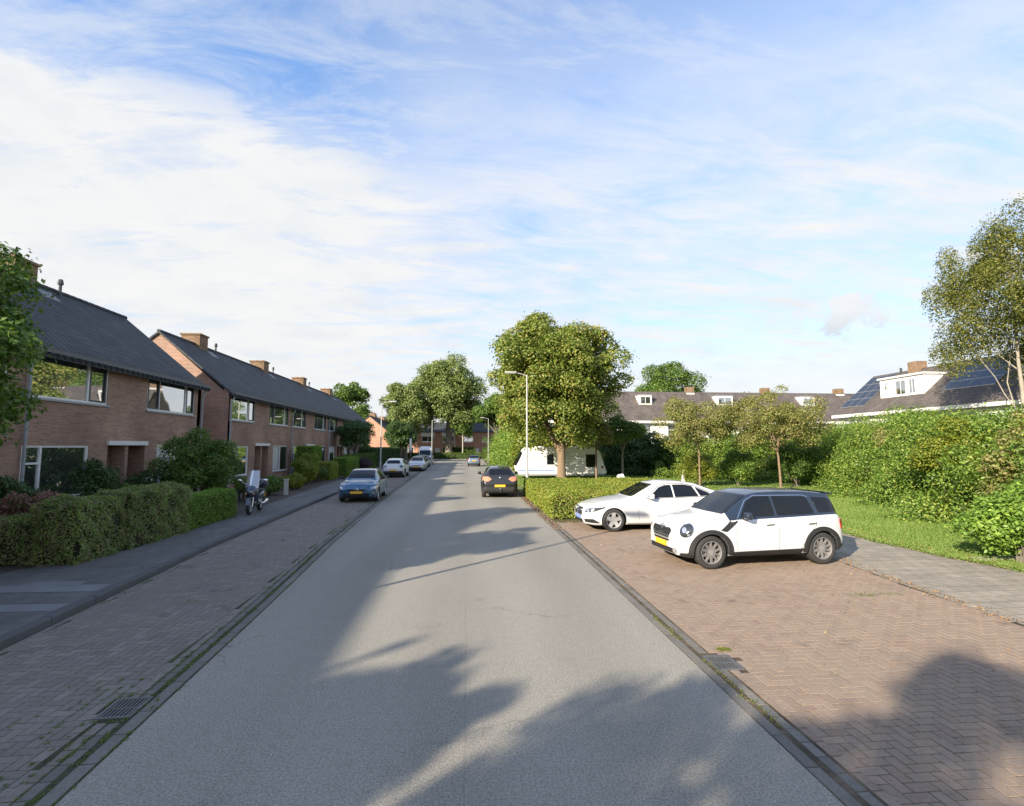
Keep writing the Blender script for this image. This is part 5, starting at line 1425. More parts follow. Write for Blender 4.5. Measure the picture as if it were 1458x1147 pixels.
# ------------------------------------------------------------------ planting
def mass(name, label, line, depth, n, size, leaf, cr=(.45, .8), cat='shrubs', kind=None, seed=5, slope=.35, core=True, extra=None, group=None):
    """ a belt of shrubs grown together: line = [(x, y, height)], the belt lies on the left-hand side of the line seen along it, depth metres wide """
    g = np.random.default_rng(seed); cl = []
    pts = [Vector((p[0], p[1])) for p in line]; H = [p[2] for p in line]
    cv = []; cq = []
    for i in range(len(pts)-1):
        a, b = pts[i], pts[i+1]; d = b-a; L = d.length; d.normalize(); nrm = Vector((d.y, -d.x))
        m = int(L*2.1)
        for k in range(m):
            t = (k+g.random())/m; h = (H[i]*(1-t)+H[i+1]*t)*(1+.07*g.normal()); p = a.lerp(b, t)
            z = .25
            while z < h:
                r = g.uniform(*cr)*(1.25 if g.random() < .25 else 1); dd = slope*z + .3*r + g.normal()*.3 + .55*sin(1.1*(p.x+p.y)+1.7*z) + .4*sin(2.3*p.y-1.9*z)
                if z > h-1.0: dd += g.random()*depth*.4
                q = p + nrm*(dd+.15); cl.append((q.x, q.y, min(z, h-r*.6), r)); z += r*1.3
            for _ in range(2):
                r = g.uniform(*cr); q = p + nrm*g.uniform(slope*h, depth); cl.append((q.x, q.y, h-r*.8+g.normal()*.15, r))
        ins = 1.35
        p0 = a+nrm*(ins+.1); p1 = b+nrm*(ins+.1); p2 = b+nrm*(depth); p3 = a+nrm*depth; h0 = H[i]*.8; h1 = H[i+1]*.8
        p4 = a+nrm*(ins+.1+slope*h0); p5 = b+nrm*(ins+.1+slope*h1)
        o_ = len(cv); cv += [(p0.x, p0.y, 0), (p1.x, p1.y, 0), (p5.x, p5.y, h1), (p4.x, p4.y, h0), (p2.x, p2.y, h1), (p3.x, p3.y, h0), (p2.x, p2.y, 0), (p3.x, p3.y, 0)]
        cq += [(o_, o_+1, o_+2, o_+3), (o_+3, o_+2, o_+4, o_+5), (o_+5, o_+4, o_+6, o_+7), (o_, o_+3, o_+5, o_+7), (o_+1, o_+6, o_+4, o_+2)]
    P, NN = clump_points(cl, n, inner=.6, sq=.9, up=.3)
    P[:, 2] = np.maximum(P[:, 2], .03+.1*R.random(len(P)))
    o = foliage(name, P, NN, size, LF[leaf], None, 1.7, (np.array(cv), np.array(cq)) if core else None)
    return tag(o, label, cat, group, kind)

# chestnut
g_ = random.Random(4)
ch = tree('chestnut_tree', 'big round chestnut tree with a forked trunk in front of the white caravan', (6.75, 36.5), 12.4, (5.35, 5.1, 5.2), 7.3, 120000, .175, 'chestnut', 'bark', .30, fork=2.6, clumps=210, cr=.92, seed=16, limbs=10, sq=.75, shell=.38, bot=-.92, ctr=(-.5, 0), elong=1.45)
vf = MB()
vf.tube([(0, 0, 1.9), (-.35, 0, 2.7), (-.85, -.05, 3.7), (-1.6, -.1, 5.4), (-2.4, 0, 7.2)], [.27, .21, .18, .13, .06], 10)
vf.tube([(0, 0, 1.9), (.4, -.1, 2.7), (.75, -.1, 3.8), (1.1, 0, 5.5), (1.7, .2, 8)], [.27, .22, .18, .13, .05], 10)
vf.build('limb', M['bark'], ch, smooth=True)
tree('garden_tree', 'leafy garden tree at the left frame edge, its foliage covering the nearest roof and chimney', (-9.3, 9.4), 7.6, (2.05, 2.1, 3.2), 4.4, 36000, .10, 'mid', 'bark_grey', .11, fork=1.8, clumps=56, cr=.5, seed=21, limbs=14, elong=1.6)
# trees beside and behind the viewer whose shadows fall across the foreground
for i, (p, h, r, lab) in enumerate((((-7.7, -7.9), 8.45, 2.2, 'front garden tree beside the viewer, nearest of the three'), ((-9.2, -6.4), 7.3, 1.7, 'slim front garden tree beside the viewer, between two others'), ((-10.2, -3.9), 6.5, 1.3, 'low front garden tree beside the viewer, next to the slim one'), ((-12.0, -11.4), 9.2, 2.1, 'tall garden tree farthest behind the viewer'), ((-9.3, 4.9), 6.9, 1.75, 'garden tree just outside the left frame edge beside a lamp post'))):
    tree('garden_tree', lab, p, h, (r, r, h*.34), h*.66, 9000, .15, 'mid', 'bark_grey', .10, clumps=40, cr=.34, seed=30+i, limbs=14, sq=1.1, shell=.55, group='front garden trees outside the view')
tree('birch_tree', 'tall loose birch with drooping yellowish foliage at the right frame edge', (30.3, 25.5), 16.3, (4.5, 4.2, 6.5), 10.1, 70000, .125, 'birch', 'bark_birch', .15, fork=3.5, clumps=150, cr=.66, seed=41, limbs=14, thin=.5, sq=1.35, shell=.25, elong=1.8)
tree('small_tree', 'thin tree with sparse yellow-green crown behind the white saloon', (13.6, 29.2), 5.9, (2.9, 2.3, 2.2), 3.7, 20000, .10, 'russet', 'bark', .05, fork=2.0, clumps=60, cr=.48, seed=51, limbs=14, shell=.2)
tree('small_tree', 'taller thin tree with sparse yellowish crown behind the black-roofed hatchback', (18.2, 28.6), 6.2, (3.7, 2.9, 2.5), 3.8, 30000, .10, 'russet', 'bark', .065, fork=2.1, clumps=84, cr=.52, seed=52, limbs=16, lean=(-.3, 0), shell=.2)
tree('small_tree', 'small tree with reddish-brown leaf tips just right of the caravan', (9.8, 38.5), 4.9, (1.7, 1.6, 1.35), 3.55, 9000, .14, 'russet', 'bark', .08, fork=1.8, clumps=26, cr=.5, seed=53, limbs=10)
tree('small_tree', 'small dark-trunked tree on the lawn between the caravan and the dark shrubs', (12.0, 39), 5.2, (1.9, 1.8, 1.4), 3.75, 10000, .14, 'mid', 'bark_grey', .09, fork=1.7, clumps=28, cr=.5, seed=54, limbs=10)
tree('street_tree', 'very tall spreading tree at the street end, highest of the far trees', (-3.9, 110.5), 25, (9.0, 7.5, 10.4), 13.2, 42000, .42, 'lime', 'bark_grey', .75, fork=6, clumps=86, cr=1.9, seed=61, limbs=18, group='tall trees at the street end')
tree('street_tree', 'tall tree left of the highest one at the street end, with a ragged top', (-12.5, 106), 17.5, (5.6, 5, 7.2), 9.4, 24000, .38, 'lime', 'bark_grey', .45, fork=4, clumps=50, cr=1.5, seed=62, limbs=12, group='tall trees at the street end')
tree('street_tree', 'rounded tree right of the highest one, above the far orange houses', (6.2, 97), 13.6, (5.2, 5, 4.6), 8.6, 20000, .36, 'mid', 'bark_grey', .35, fork=4, clumps=46, cr=1.3, seed=63, limbs=12, group='tall trees at the street end')
tree('street_tree', 'broad mid-green tree behind the chestnut on its left side', (8.2, 74), 10.6, (4.2, 4, 4.2), 6.2, 20000, .28, 'mid', 'bark_grey', .3, fork=3, clumps=44, cr=1.1, seed=64, limbs=12)
tree('young_tree', 'young tree with a thin pale trunk in front of the white-panelled far house', (-.9, 108.4), 8.6, (3.2, 3, 2.3), 6.3, 9000, .3, 'mid', 'bark_pale', .13, fork=3.6, clumps=22, cr=.9, seed=65, limbs=8)
tree('garden_tree', 'large rounded dark tree rising behind the brown-roofed white houses', (34.9, 85), 18.6, (6.6, 6.2, 7.4), 11.0, 36000, .34, 'mid', 'bark_grey', .5, fork=5, clumps=50, cr=1.7, seed=66, limbs=10)
for i, (x, y, h, lab) in enumerate(((51, 92, 13.0, 'small treetop showing above the white row between two chimneys'), (62, 104, 12.6, 'low treetop above the white row near its right end'), (72, 104, 13.2, 'treetop behind the solar-panelled roof'), (-24, 104, 16, 'treetop peeping over the far end of the long brick row'))):
    tree('garden_tree', lab, (x, y), h, (4.6, 4.2, 3.6), h-3.6, 7000, .42, 'mid', 'bark_grey', .25, clumps=20, cr=1.3, seed=70+i, limbs=6)
for i, (x, y, h, lab) in enumerate(((-14, 132, 15, 'treetop directly behind the far orange houses, left of the highest tree'), (1.5, 133, 14.5, 'treetop directly behind the white-panelled far house'), (10, 130, 15, 'treetop behind the far orange houses, at their right end'), (-26, 128, 14, 'treetop behind the far orange houses, at their left end'))):
    tree('garden_tree', lab, (x, y), h, (6.6, 4.5, 6.2), h-6.4, 12000, .5, 'lime' if i % 2 == 0 else 'mid', 'bark_grey', .3, clumps=34, cr=1.6, seed=170+i, limbs=6)
tree('garden_tree', 'small dark tree standing before the last house of the long brick row', (-11.0, 52), 5.5, (2.1, 2.0, 1.9), 3.6, 12000, .16, 'dark', 'bark_grey', .1, fork=1.5, clumps=30, cr=.6, seed=75, limbs=9)
tree('garden_tree', 'dark bushy tree at the far left where the street bends', (-11.5, 88), 7.2, (3.2, 4.2, 3.2), 3.9, 14000, .28, 'dark', 'bark_grey', .2, fork=1.5, clumps=30, cr=1.0, seed=76, limbs=8)
mass('treeline', 'far dark green belt of trees closing the horizon', [(140, 150, 9), (60, 165, 10), (0, 170, 9), (-60, 165, 10), (-120, 140, 9)][::-1], 8, 26000, 1.1, 'mid', (1.8, 3.0), 'trees', 'stuff', 77, .2)

# shrubs on the right
mass('shrubbery', 'tall bright green shrubs grown together behind the lawn on the right', [(12.0, 6.5, 3.1), (13.0, 9.8, 3.0), (14.5, 12.9, 3.3), (16.5, 17.4, 3.3), (18.5, 22.3, 3.9), (20.6, 27.2, 3.8), (22.6, 32.5, 3.9), (23.4, 37, 3.4)], 4.0, 160000, .095, 'shrub', (.40, .85), kind='stuff', seed=81)
mass('shrubbery', 'green shrubs behind the two thin yellowish trees', [(23.4, 33.5, 4.2), (18.5, 37.5, 3.5), (15.5, 41, 3.0)][::-1][::-1], 3.5, 40000, .12, 'shrub', (.4, .75), kind='stuff', seed=82)
mass('shrubbery', 'dark dense shrubs shaded by the chestnut beside the lawn', [(17.8, 41.5, 3.1), (14.0, 43.5, 3.6), (11.3, 45, 3.6)], 3.0, 26000, .15, 'dark', (.45, .8), kind='stuff', seed=83)
mass('shrubbery', 'yellow-green shrubs behind the caravan', [(13.2, 46.5, 4.3), (9, 48.5, 4.4), (4.4, 50, 4.3)], 2.5, 26000, .16, 'yellow', (.45, .8), kind='stuff', seed=84)
mass('shrubbery', 'tall light green hedge-like shrubs along the right road edge beyond the lamp post', [(3.7, 51, 4.4), (3.8, 70, 4.8), (4.2, 98, 5.5)][::1], 3.0, 30000, .2, 'shrub', (.5, .9), kind='stuff', seed=85)
bush('shrub', 'low spreading shrub with greyish undersides at the right frame edge by the pavement', (11.95, 10.35, 0), (1.2, 1.15, .9), 16000, .085, 'hedge_green', .3, 34, 86)
bush('shrub', 'small rosy-leaved shrub at the garden corner behind the lawn', (10.8, 42.5, 0), (.8, .8, 1.3), 5000, .12, LF['russet'], .35, 20, 87)
for (x, y, r, h, lf, lab) in ((14.9, 32.2, 1.5, 2.2, 'yellow', 'bright yellow-green bush just right of the traffic cone'), (17.4, 31.8, 1.5, 2.6, 'shrub', 'light green bush between the two thin yellowish trees'), (20.6, 30.6, 1.6, 3.2, 'mid', 'darker green bush just right of the taller thin tree'),
    (20.4, 22.8, 1.7, 4.3, 'russet', 'shrub with reddish-brown tips rising out of the bright shrubs below the white dormer'), (17.1, 16.6, 1.5, 3.9, 'yellow', 'yellowish shrub bulging from the middle of the right-hand shrubs'), (18.5, 20.3, 1.4, 3.2, 'shrub', 'bright shrub leaning over the lawn, left of the yellowish bulging one'), (15.6, 12.9, 1.3, 3.7, 'russet', 'shrub with russet tips near the right frame edge'), (21.6, 26.5, 1.5, 4.0, 'mid', 'darker shrub at the left end of the bright shrubs behind the lawn')):
    bush('shrub', lab, (x, y, 0), (r, r, h/2), int(9000*r), .095, lf, .42, 34, int(x*10+y), group=None)
# broad low hedge
hedge('low_hedge', 'broad low yellow-green hedge between the road edge and the white saloon', [(2.98, 9.6, 18.0, 27.0, 0, .84)], 1000, .062, 'cover', .06)
# left side hedges
hedge('clipped_hedge', 'nearest clipped hedge of mixed green and brown leaves along the left pavement', [(-8.75, -7.9, 11.35, 12.9, PZ, 1.36), (-8.7, -7.8, 12.9, 14.3, PZ, 1.46), (-8.75, -7.85, 14.3, 15.5, PZ, 1.40), (-11.6, -8.75, 11.45, 12.3, PZ, 1.02)], 2600, .045, 'hedge', .12)
hedge('clipped_hedge', 'second clipped hedge, lower and plain green, ending at the motor scooter', [(-8.7, -7.95, 15.7, 18.7, PZ, 1.06)], 2600, .042, 'hedge_green', .05)
bush('sedum', 'clump of dusty pink flower heads behind the nearest hedge', (-9.9, 12.7, PZ), (1.0, .6, .78), 5000, .05, 'mid', .2, 26, 91, cat='flowers', flowers=(M['flower_pink'], 900, .07))
bush('round_bush', 'large round evergreen bush in the front garden beside the motor scooter', (-10.4, 21.4, PZ), (1.75, 1.7, 1.62), 26000, .085, 'mid', .38, 52, 92)
bush('shrub', 'very dark shrub beside the front doors of the nearest house', (-11.9, 17.6, PZ), (.8, .8, 1.15), 8000, .075, 'dark', .3, 24, 93)
bush('flowering_shrub', 'hydrangea with pale mauve-white flower heads under the end window', (-11.9, 20.3, PZ), (.9, .9, .9), 7000, .08, 'dark', .25, 26, 94, flowers=(M['flower_white'], 26, .13))
bush('shrub', 'dark shrub below the big living-room window of the nearest house', (-11.6, 14.2, PZ), (.9, .8, .95), 7000, .075, 'dark', .28, 26, 95)
bush('shrub', 'green shrub at the left frame edge under the leafy tree', (-12.1, 12.6, PZ), (1.1, .8, 1.0), 7000, .075, 'mid', .28, 26, 96)
bush('shrub', 'dark low shrub between the doors and the hydrangea', (-11.7, 18.9, PZ), (.7, .7, .7), 5000, .075, 'mid', .25, 20, 97)
bush('round_bush', 'dark tussock-like bush just beyond the motor scooter', (-9.45, 24.2, PZ), (.8, .9, .52), 9000, .09, 'dark', .22, 26, 98, elong=4)
bush('flowers', 'yellow-orange flowers beside the round evergreen bush', (-10.3, 24.8, PZ), (.4, .4, .62), 1800, .07, 'mid', .18, 14, 99, cat='flowers', flowers=(M['flower_yellow'], 60, .09))
bush('shrub', 'low green garden plants next to the concrete post', (-9.9, 27.0, PZ), (.8, 1.3, .5), 9000, .09, 'mid', .25, 30, 100)
bush('shrub', 'low yellowish plants along the pavement beyond the concrete post', (-9.8, 30.3, PZ), (.8, 1.5, .45), 9000, .09, 'yellow', .25, 30, 101)
bush('shrub', 'bright yellow-green bush, tallest of the low plants before the brick row', (-10.3, 34.2, PZ), (1.0, 1.3, 1.05), 10000, .10, 'yellow', .32, 30, 102)
bush('shrub', 'mixed green bush between the yellow-green bush and the box hedges', (-10.4, 37.0, PZ), (.8, 1.0, .65), 7000, .10, 'mid', .3, 24, 103)
hedge('clipped_hedge', 'tall clipped hedge column against the brick wall by a drainpipe', [(-12.4, -11.1, 38.6, 40.6, PZ, 2.55)], 900, .07, 'hedge_green', .05)
hedge('clipped_hedge', 'flat-topped box hedge with a lit yellow top, first beyond the yellow-green bush', [(-11.2, -9.9, 38.6, 40.9, PZ, 1.38)], 900, .07, 'cover', .05)
hedge('clipped_hedge', 'darker square box hedge, second beyond the yellow-green bush', [(-10.6, -9.5, 42.0, 46.5, PZ, 1.62)], 800, .075, 'hedge_green', .05)
hedge('clipped_hedge', 'long low hedge behind the white crossover', [(-11.4, -10.4, 47.5, 60, PZ, 1.75)], 500, .09, 'mid', .08)
hedge('clipped_hedge', 'long high hedge running past the silver car and the van', [(-12.4, -10.9, 60.5, 86, PZ, 2.35)], 350, .11, 'dark', .1)
bush('shrub', 'purple-leaved shrub at the pavement edge behind the white crossover', (-9.9, 50.5, PZ), (.8, 2.2, .75), 6000, .10, 'purple', .32, 24, 104)
bush('shrub', 'yellowish shrub showing over the long high hedge', (-12.9, 66, PZ), (1.3, 1.6, 1.7), 6000, .14, 'yellow', .4, 24, 105)
hedge('clipped_hedge', 'long low dark hedge across the street end', [(-13, 7.5, 108.0, 109.2, 0, 1.25)], 160, .16, 'mid', .1)
hedge('clipped_hedge', 'higher hedge in front of the far white-panelled house', [(-5.0, 1.8, 112.5, 113.6, 0, 2.4)], 160, .16, 'mid', .1)
bush('shrub', 'yellowish bush at the left end of the far hedges', (-8.5, 110.6, 0), (2.0, 1.6, 1.3), 4000, .2, 'yellow', .5, 20, 106)

# ------------------------------------------------------------------ street furniture and other things
def lamp(label, x, y, h, ang, z=0.0):
    t = thing('street_lamp', label, 'street lamp', (x, y, z), ang, 'slender pale street lamps')
    mb = MB(); mb.tube([(0, 0, -.05), (0, 0, 1.1), (0, 0, 1.12), (0, 0, h*.6), (0, 0, h)], [.08, .08, .06, .05, .038], 12); mb.build('pole', M['lamp_post'], t, smooth=True)
    mb = MB(); mb.box(-.045, .045, -.094, -.086, .45, .85); mb.build('service_door', M['steel'], t)
    mb = MB(); mb.tube([(0, 0, h-.06), (.25, 0, h+.05), (.65, 0, h+.14)], [.03, .025, .022], 8); mb.build('arm', M['lamp_post'], t, smooth=True)
    hd = MB(); hd.rbox(.6, 1.25, -.10, .10, h+.10, h+.20, .035); o = hd.build('lamp_head', M['lamp_post'], t, smooth=True)
    MB().box(.68, 1.16, -.07, .07, h+.085, h+.099).build('lens', M['headlight'], o)
lamp('tall pale lamp post behind the low hedge, arm reaching left in front of the chestnut', 3.35, 28.6, 6.55, pi)
lamp('lamp post standing beside the white crossover on the left', -7.25, 44.2, 6.1, 0, PZ)
lamp('lamp post far along the left kerb beside the van', -4.75, 70.4, 6.1, 0)
lamp('lamp post on the right beyond the small light blue car', 3.3, 80, 6.9, pi)
lamp('lamp post on the left pavement casting the long thin shadow across the road', -6.1, 5.25, 6.2, 0, PZ)

t = thing('traffic_sign', 'narrow white sign panel on a pole beside the white van', 'sign', (-8.2, 76, PZ), 0)
MB().tube([(0, 0, 0), (0, 0, 3.6)], .04, 8).build('pole', M['steel'], t)
MB().box(-.16, .16, -.08, -.045, 1.9, 3.6).build('sign_panel', M['white_paint'], t)

t = thing('concrete_post', 'pale grey concrete post at the garden corner by the left pavement', 'post', (-9.05, 26.9, PZ), radians(10))
MB().rbox(-.10, .10, -.10, .10, -.02, .72, .02).build('post', M['concrete'], t)
MB().rbox(-.11, .11, -.11, .11, .722, .77, .015).build('cap', M['concrete'], t)

# caravan
t = thing('caravan', 'white touring caravan parked behind the low hedge and chestnut trunk', 'caravan', (3.9, 40.2, 0), 0)
prof = rounded([(.10, .38), (-.02, 1.0), (.28, 1.55), (.58, 2.25), (.82, 2.46), (6.25, 2.46), (6.62, 2.15), (7.2, .38)], .18, 5)
mb = MB(); mb.prism(prof, 'y', 0, 2.2); b_ = mb.build('body', M['white_wall'], t, smooth=True, angle=25)
def cw(x0, x1, z0, z1):
    o = MB().rbox(x0-.05, x1+.05, -.022, -.002, z0-.05, z1+.05, .008).build('window', M['trim'], t)
    MB().rbox(x0, x1, -.040, -.024, z0, z1, .006).build('pane', M['car_glass'], o)
MB().box(.16, 3.0, -.012, -.002, .62, .72).build('body_stripe', M['plate_blue'], t)
MB().box(.2, 7.0, .03, 2.17, .26, .379).build('skirt', M['grey_paint'], t)
MB().rbox(6.75, 6.9, -.03, -.002, .8, 1.0, .01).build('taillight', M['tail_red'], t)
cw(2.42, 2.86, 1.16, 1.86); cw(5.55, 6.35, .95, 1.86)
for z, h_ in ((1.74, .03), (1.60, .012), (1.30, .012), (.95, .012), (.55, .02)):
    MB().box(.5 if z > 1.2 else .15, 6.5, -.018 if z == 1.74 else -.008, -.002, z, z+h_).build('body_line', M['zinc'] if z != .55 else M['grey_paint'], t)
MB().rbox(3.6, 4.2, -.026, -.002, .5, 2.1, .01).build('door', M['white_paint'], t)
MB().prism([(-.085, 1.05), (.19, 1.56), (.43, 2.12), (.36, 2.14), (.1, 1.58), (-.13, 1.07)], 'y', .25, 1.95).build('front_window', M['car_glass'], t)
mb = MB()
for x in (3.3, 4.1): pass
for sg, yy in ((-1, .14), (1, 2.06)):
    wl = make_wheel(t, 3.3, yy, .31, .19, 'multi', sg)
mb = MB(); mb.tube([(0.1, 1.1, .42), (-1.2, 1.1, .42)], .05, 8); mb.tube([(-1.05, 1.1, .42), (-1.05, 1.1, .02)], .03, 8); mb.build('tow_bar', M['steel'], t)
mb = MB(); mb.rbox(1.6, 2.3, .8, 1.4, 2.44, 2.56, .03); mb.rbox(4.6, 5.1, .8, 1.4, 2.44, 2.56, .03); mb.build('roof_hatch', M['white_paint'], t)
# cone and bag on the lawn
t = thing('traffic_cone', 'pale faded traffic cone on the lawn behind the white saloon roof', 'cone', (15.1, 35, 0), 0)
MB().lathe([(.001, .98), (.03, .98), (.16, .05), (.14, .04), (.001, .04)], 20).build('cone', M['cone'], t, smooth=True)
MB().rbox(-.22, .22, -.22, .22, 0, .045, .015).build('base', M['cone'], t)
t = thing('rubbish_bag', 'crumpled white bags lying on the lawn in front of the dark shrubs', 'bag', (10.75, 35.3, 0), 0)
def blob(c, r, seed, name):
    g = random.Random(seed); mb = MB(); mb.ball(c, r, 0, 16, 10)
    mb.v = [(v[0]+.05*sin(v[2]*17+seed)+g.gauss(0, .012), v[1]+.04*sin(v[0]*19)+g.gauss(0, .012), max(0, v[2]+.03*sin(v[0]*23+v[1]*11))) for v in mb.v]
    return mb.build(name, M['white_wall'], t, smooth=True, angle=50)
blob((0, 0, .26), (.32, .28, .36), 3, 'bag'); blob((.5, -.05, .12), (.28, .2, .16), 5, 'bag')

# motor scooter
def scooter():
    t = thing('motor_scooter', 'motor scooter with tall clear windscreen parked on the pavement beside the hedge', 'motor scooter', (-7.72, 19.75, PZ), radians(97))
    M['scoot'] = m_carpaint('dark_blue_scooter_paint', (0.05, 0.06, 0.09), .5)
    for x in (-.68, .66):
        w = bpy.data.objects.new('wheel', None); COL.objects.link(w); w.parent = t; w.location = (x, 0, .29)
        mb = MB(); mb.lathe([(.20, -.05), (.26, -.06), (.29, 0), (.26, .06), (.20, .05)], 28, 'y', closed=True); mb.build('tyre', M['tyre'], w, smooth=True)
        mb = MB(); mb.lathe([(.205, -.045), (.18, -.04), (.18, .04), (.205, .045)], 24, 'y', closed=True)
        for k in range(5): a = 2*pi*k/5; mb.tube([(.03*cos(a), 0, .03*sin(a)), (.185*cos(a), 0, .185*sin(a))], .016, 6)
        mb.lathe([(.001, -.05), (.05, -.05), (.05, .05), (.001, .05)], 12, 'y'); mb.build('rim', M['rim'], w)
    def loft(name, secs, mat, n=14):
        # secs: (x, zc, half width, half height)
        mb = MB(); vs = []
        for (x, z, a, b) in secs: vs += [(x, a*cos(2*pi*k/n)*(1), z+b*sin(2*pi*k/n)) for k in range(n)]
        fs = [(i*n+k, i*n+(k+1) % n, (i+1)*n+(k+1) % n, (i+1)*n+k) for i in range(len(secs)-1) for k in range(n)] + [tuple(range(n)), tuple(range((len(secs)-1)*n, len(secs)*n))]
        mb.add(vs, fs); return mb.build(name, mat, t, smooth=True, angle=60)
    for s in (-1, 1):
        mb = MB(); mb.tube([(-.68, s*.085, .29), (-.52, s*.085, .78)], .022, 8); mb.build('fork', M['chrome'], t, smooth=True)
        mb = MB(); mb.tube([(-.42, s*.10, 1.02), (-.36, s*.33, 1.05)], .014, 6); mb.ball((-.36, s*.36, 1.05), (.03, .03, .025)); mb.build('handlebar', M['trim'], t, smooth=True)
        mb = MB(); mb.tube([(-.44, s*.22, 1.05), (-.46, s*.36, 1.16)], .008, 6); mb.ball((-.46, s*.42, 1.19), (.025, .075, .05)); mb.build('mirror', M['chrome'], t, smooth=True)
        mb = MB(); mb.ball((-.74, s*.12, .74), (.04, .05, .035)); mb.build('indicator', M['tail_orange'], t, smooth=True)
        mb = MB(); mb.rbox(-.60, -.545, s*.15-.03, s*.15+.03, .36, .46, .01); mb.build('brake_caliper', M['chrome'], t)
    mb = MB(); mb.lathe([(.30, -.055), (.33, -.03), (.335, 0), (.33, .03), (.30, .055)], 28, 'y', (-.68, 0, .29))
    mb2 = MB(); mb2.prism([(-.96, .36), (-.86, .60), (-.68, .66), (-.48, .58), (-.5, .55), (-.68, .61), (-.83, .56), (-.92, .36)], 'y', -.065, .065); mb2.build('mudguard', M['scoot'], t, smooth=True)
    loft('front_fairing', [(-.80, .80, .05, .05), (-.74, .80, .16, .13), (-.60, .80, .21, .22), (-.46, .74, .24, .30), (-.36, .66, .22, .34), (-.28, .56, .12, .30)], M['scoot'])
    mb = MB(); mb.ball((-.755, 0, .80), (.05, .11, .06)); mb.build('headlight', M['headlight'], t, smooth=True)
    # screen
    vs = []; nn = 9
    for j in range(7):
        z = .92+.62*j/6; wd = .22 - .05*(j/6)**2
        for k in range(nn): u = -1+2*k/(nn-1); vs.append((-.60+.26*j/6+.10*u*u, wd*u, z))
    fs = [(j*nn+k, j*nn+k+1, (j+1)*nn+k+1, (j+1)*nn+k) for j in range(6) for k in range(nn-1)]
    b = len(vs); vs2 = vs + [(v[0]+.006, v[1], v[2]) for v in vs]; fs2 = fs + [tuple(b+i for i in f[::-1]) for f in fs]
    mm, nt_, out_ = newmat('clear_screen'); g = nt_.nodes.new('ShaderNodeBsdfTransparent'); g.inputs[0].default_value = (.75, .8, .85, 1); gl = nt_.nodes.new('ShaderNodeBsdfGlossy'); gl.inputs['Roughness'].default_value = .08
    df = nt_.nodes.new('ShaderNodeBsdfDiffuse'); df.inputs[0].default_value = (.6, .65, .7, 1)
    m1 = nt_.nodes.new('ShaderNodeMixShader'); m1.inputs[0].default_value = .35; nt_.links.new(g.outputs[0], m1.inputs[1]); nt_.links.new(gl.outputs[0], m1.inputs[2])
    m2 = nt_.nodes.new('ShaderNodeMixShader'); m2.inputs[0].default_value = .2; nt_.links.new(m1.outputs[0], m2.inputs[1]); nt_.links.new(df.outputs[0], m2.inputs[2]); nt_.links.new(m2.outputs[0], out_.inputs[0])
    MB().add(vs2, fs2).build('windscreen', mm, t, smooth=True, recalc=False)
    loft('leg_shield', [(-.34, .60, .22, .32), (-.25, .50, .20, .26), (-.10, .36, .17, .10), (.15, .36, .17, .10), (.3, .42, .17, .16)], M['scoot'])
    loft('rear_body', [(.10, .55, .12, .12), (.25, .58, .17, .18), (.6, .64, .17, .16), (.85, .74, .12, .09), (.98, .78, .05, .03)], M['scoot'])
    mb = MB(); mb.rbox(.05, .80, -.15, .15, .74, .84, .045); mb.build('seat', M['trim'], t, smooth=True, angle=60)
    mb = MB(); mb.rbox(.72, 1.08, -.19, .19, .88, 1.16, .06); mb.build('top_box', M['scoot'], t, smooth=True, angle=60)
    mb = MB(); mb.tube([(.25, -.14, .3), (.6, -.17, .3), (.95, -.18, .36)], [.03, .05, .055], 10); mb.build('exhaust', M['chrome'], t, smooth=True)
    mb = MB(); mb.box(1.0, 1.01, -.1, .1, .5, .66); mb.build('number_plate', M['plate'], t)
    mb = MB(); mb.tube([(.1, .1, .3), (.12, .26, 0.0)], .012, 6); mb.build('side_stand', M['steel'], t)
scooter()

# ------------------------------------------------------------------ sky, sun, camera
SUN = Vector((-0.72, -0.69, 0.42)).normalized()       # towards the sun
w = bpy.data.worlds.new('World'); sc.world = w; w.use_nodes = True
nt = w.node_tree; nt.nodes.clear()
out = nt.nodes.new('ShaderNodeOutputWorld'); bg = nt.nodes.new('ShaderNodeBackground'); nt.links.new(bg.outputs[0], out.inputs[0])
SKY = 0.105
bg.inputs['Strength'].default_value = SKY
sk = nt.nodes.new('ShaderNodeTexSky'); sk.sky_type = 'NISHITA'; sk.sun_disc = False
sk.sun_elevation = math.asin(SUN.z); sk.sun_rotation = atan2(SUN.x, SUN.y)
sk.altitude = 0; sk.air_density = 1.0; sk.dust_density = 0.6; sk.ozone_density = 2.0
d = coords(nt, 'Generated')
sx = nt.nodes.new('ShaderNodeSeparateXYZ'); nt.links.new(d, sx.inputs[0])
dz = math_(nt, 'ADD', sx.outputs[2], 0.16)
px = math_(nt, 'DIVIDE', sx.outputs[0], dz); py = math_(nt, 'DIVIDE', sx.outputs[1], dz)
cmb = nt.nodes.new('ShaderNodeCombineXYZ'); nt.links.new(px, cmb.inputs[0]); nt.links.new(py, cmb.inputs[1])
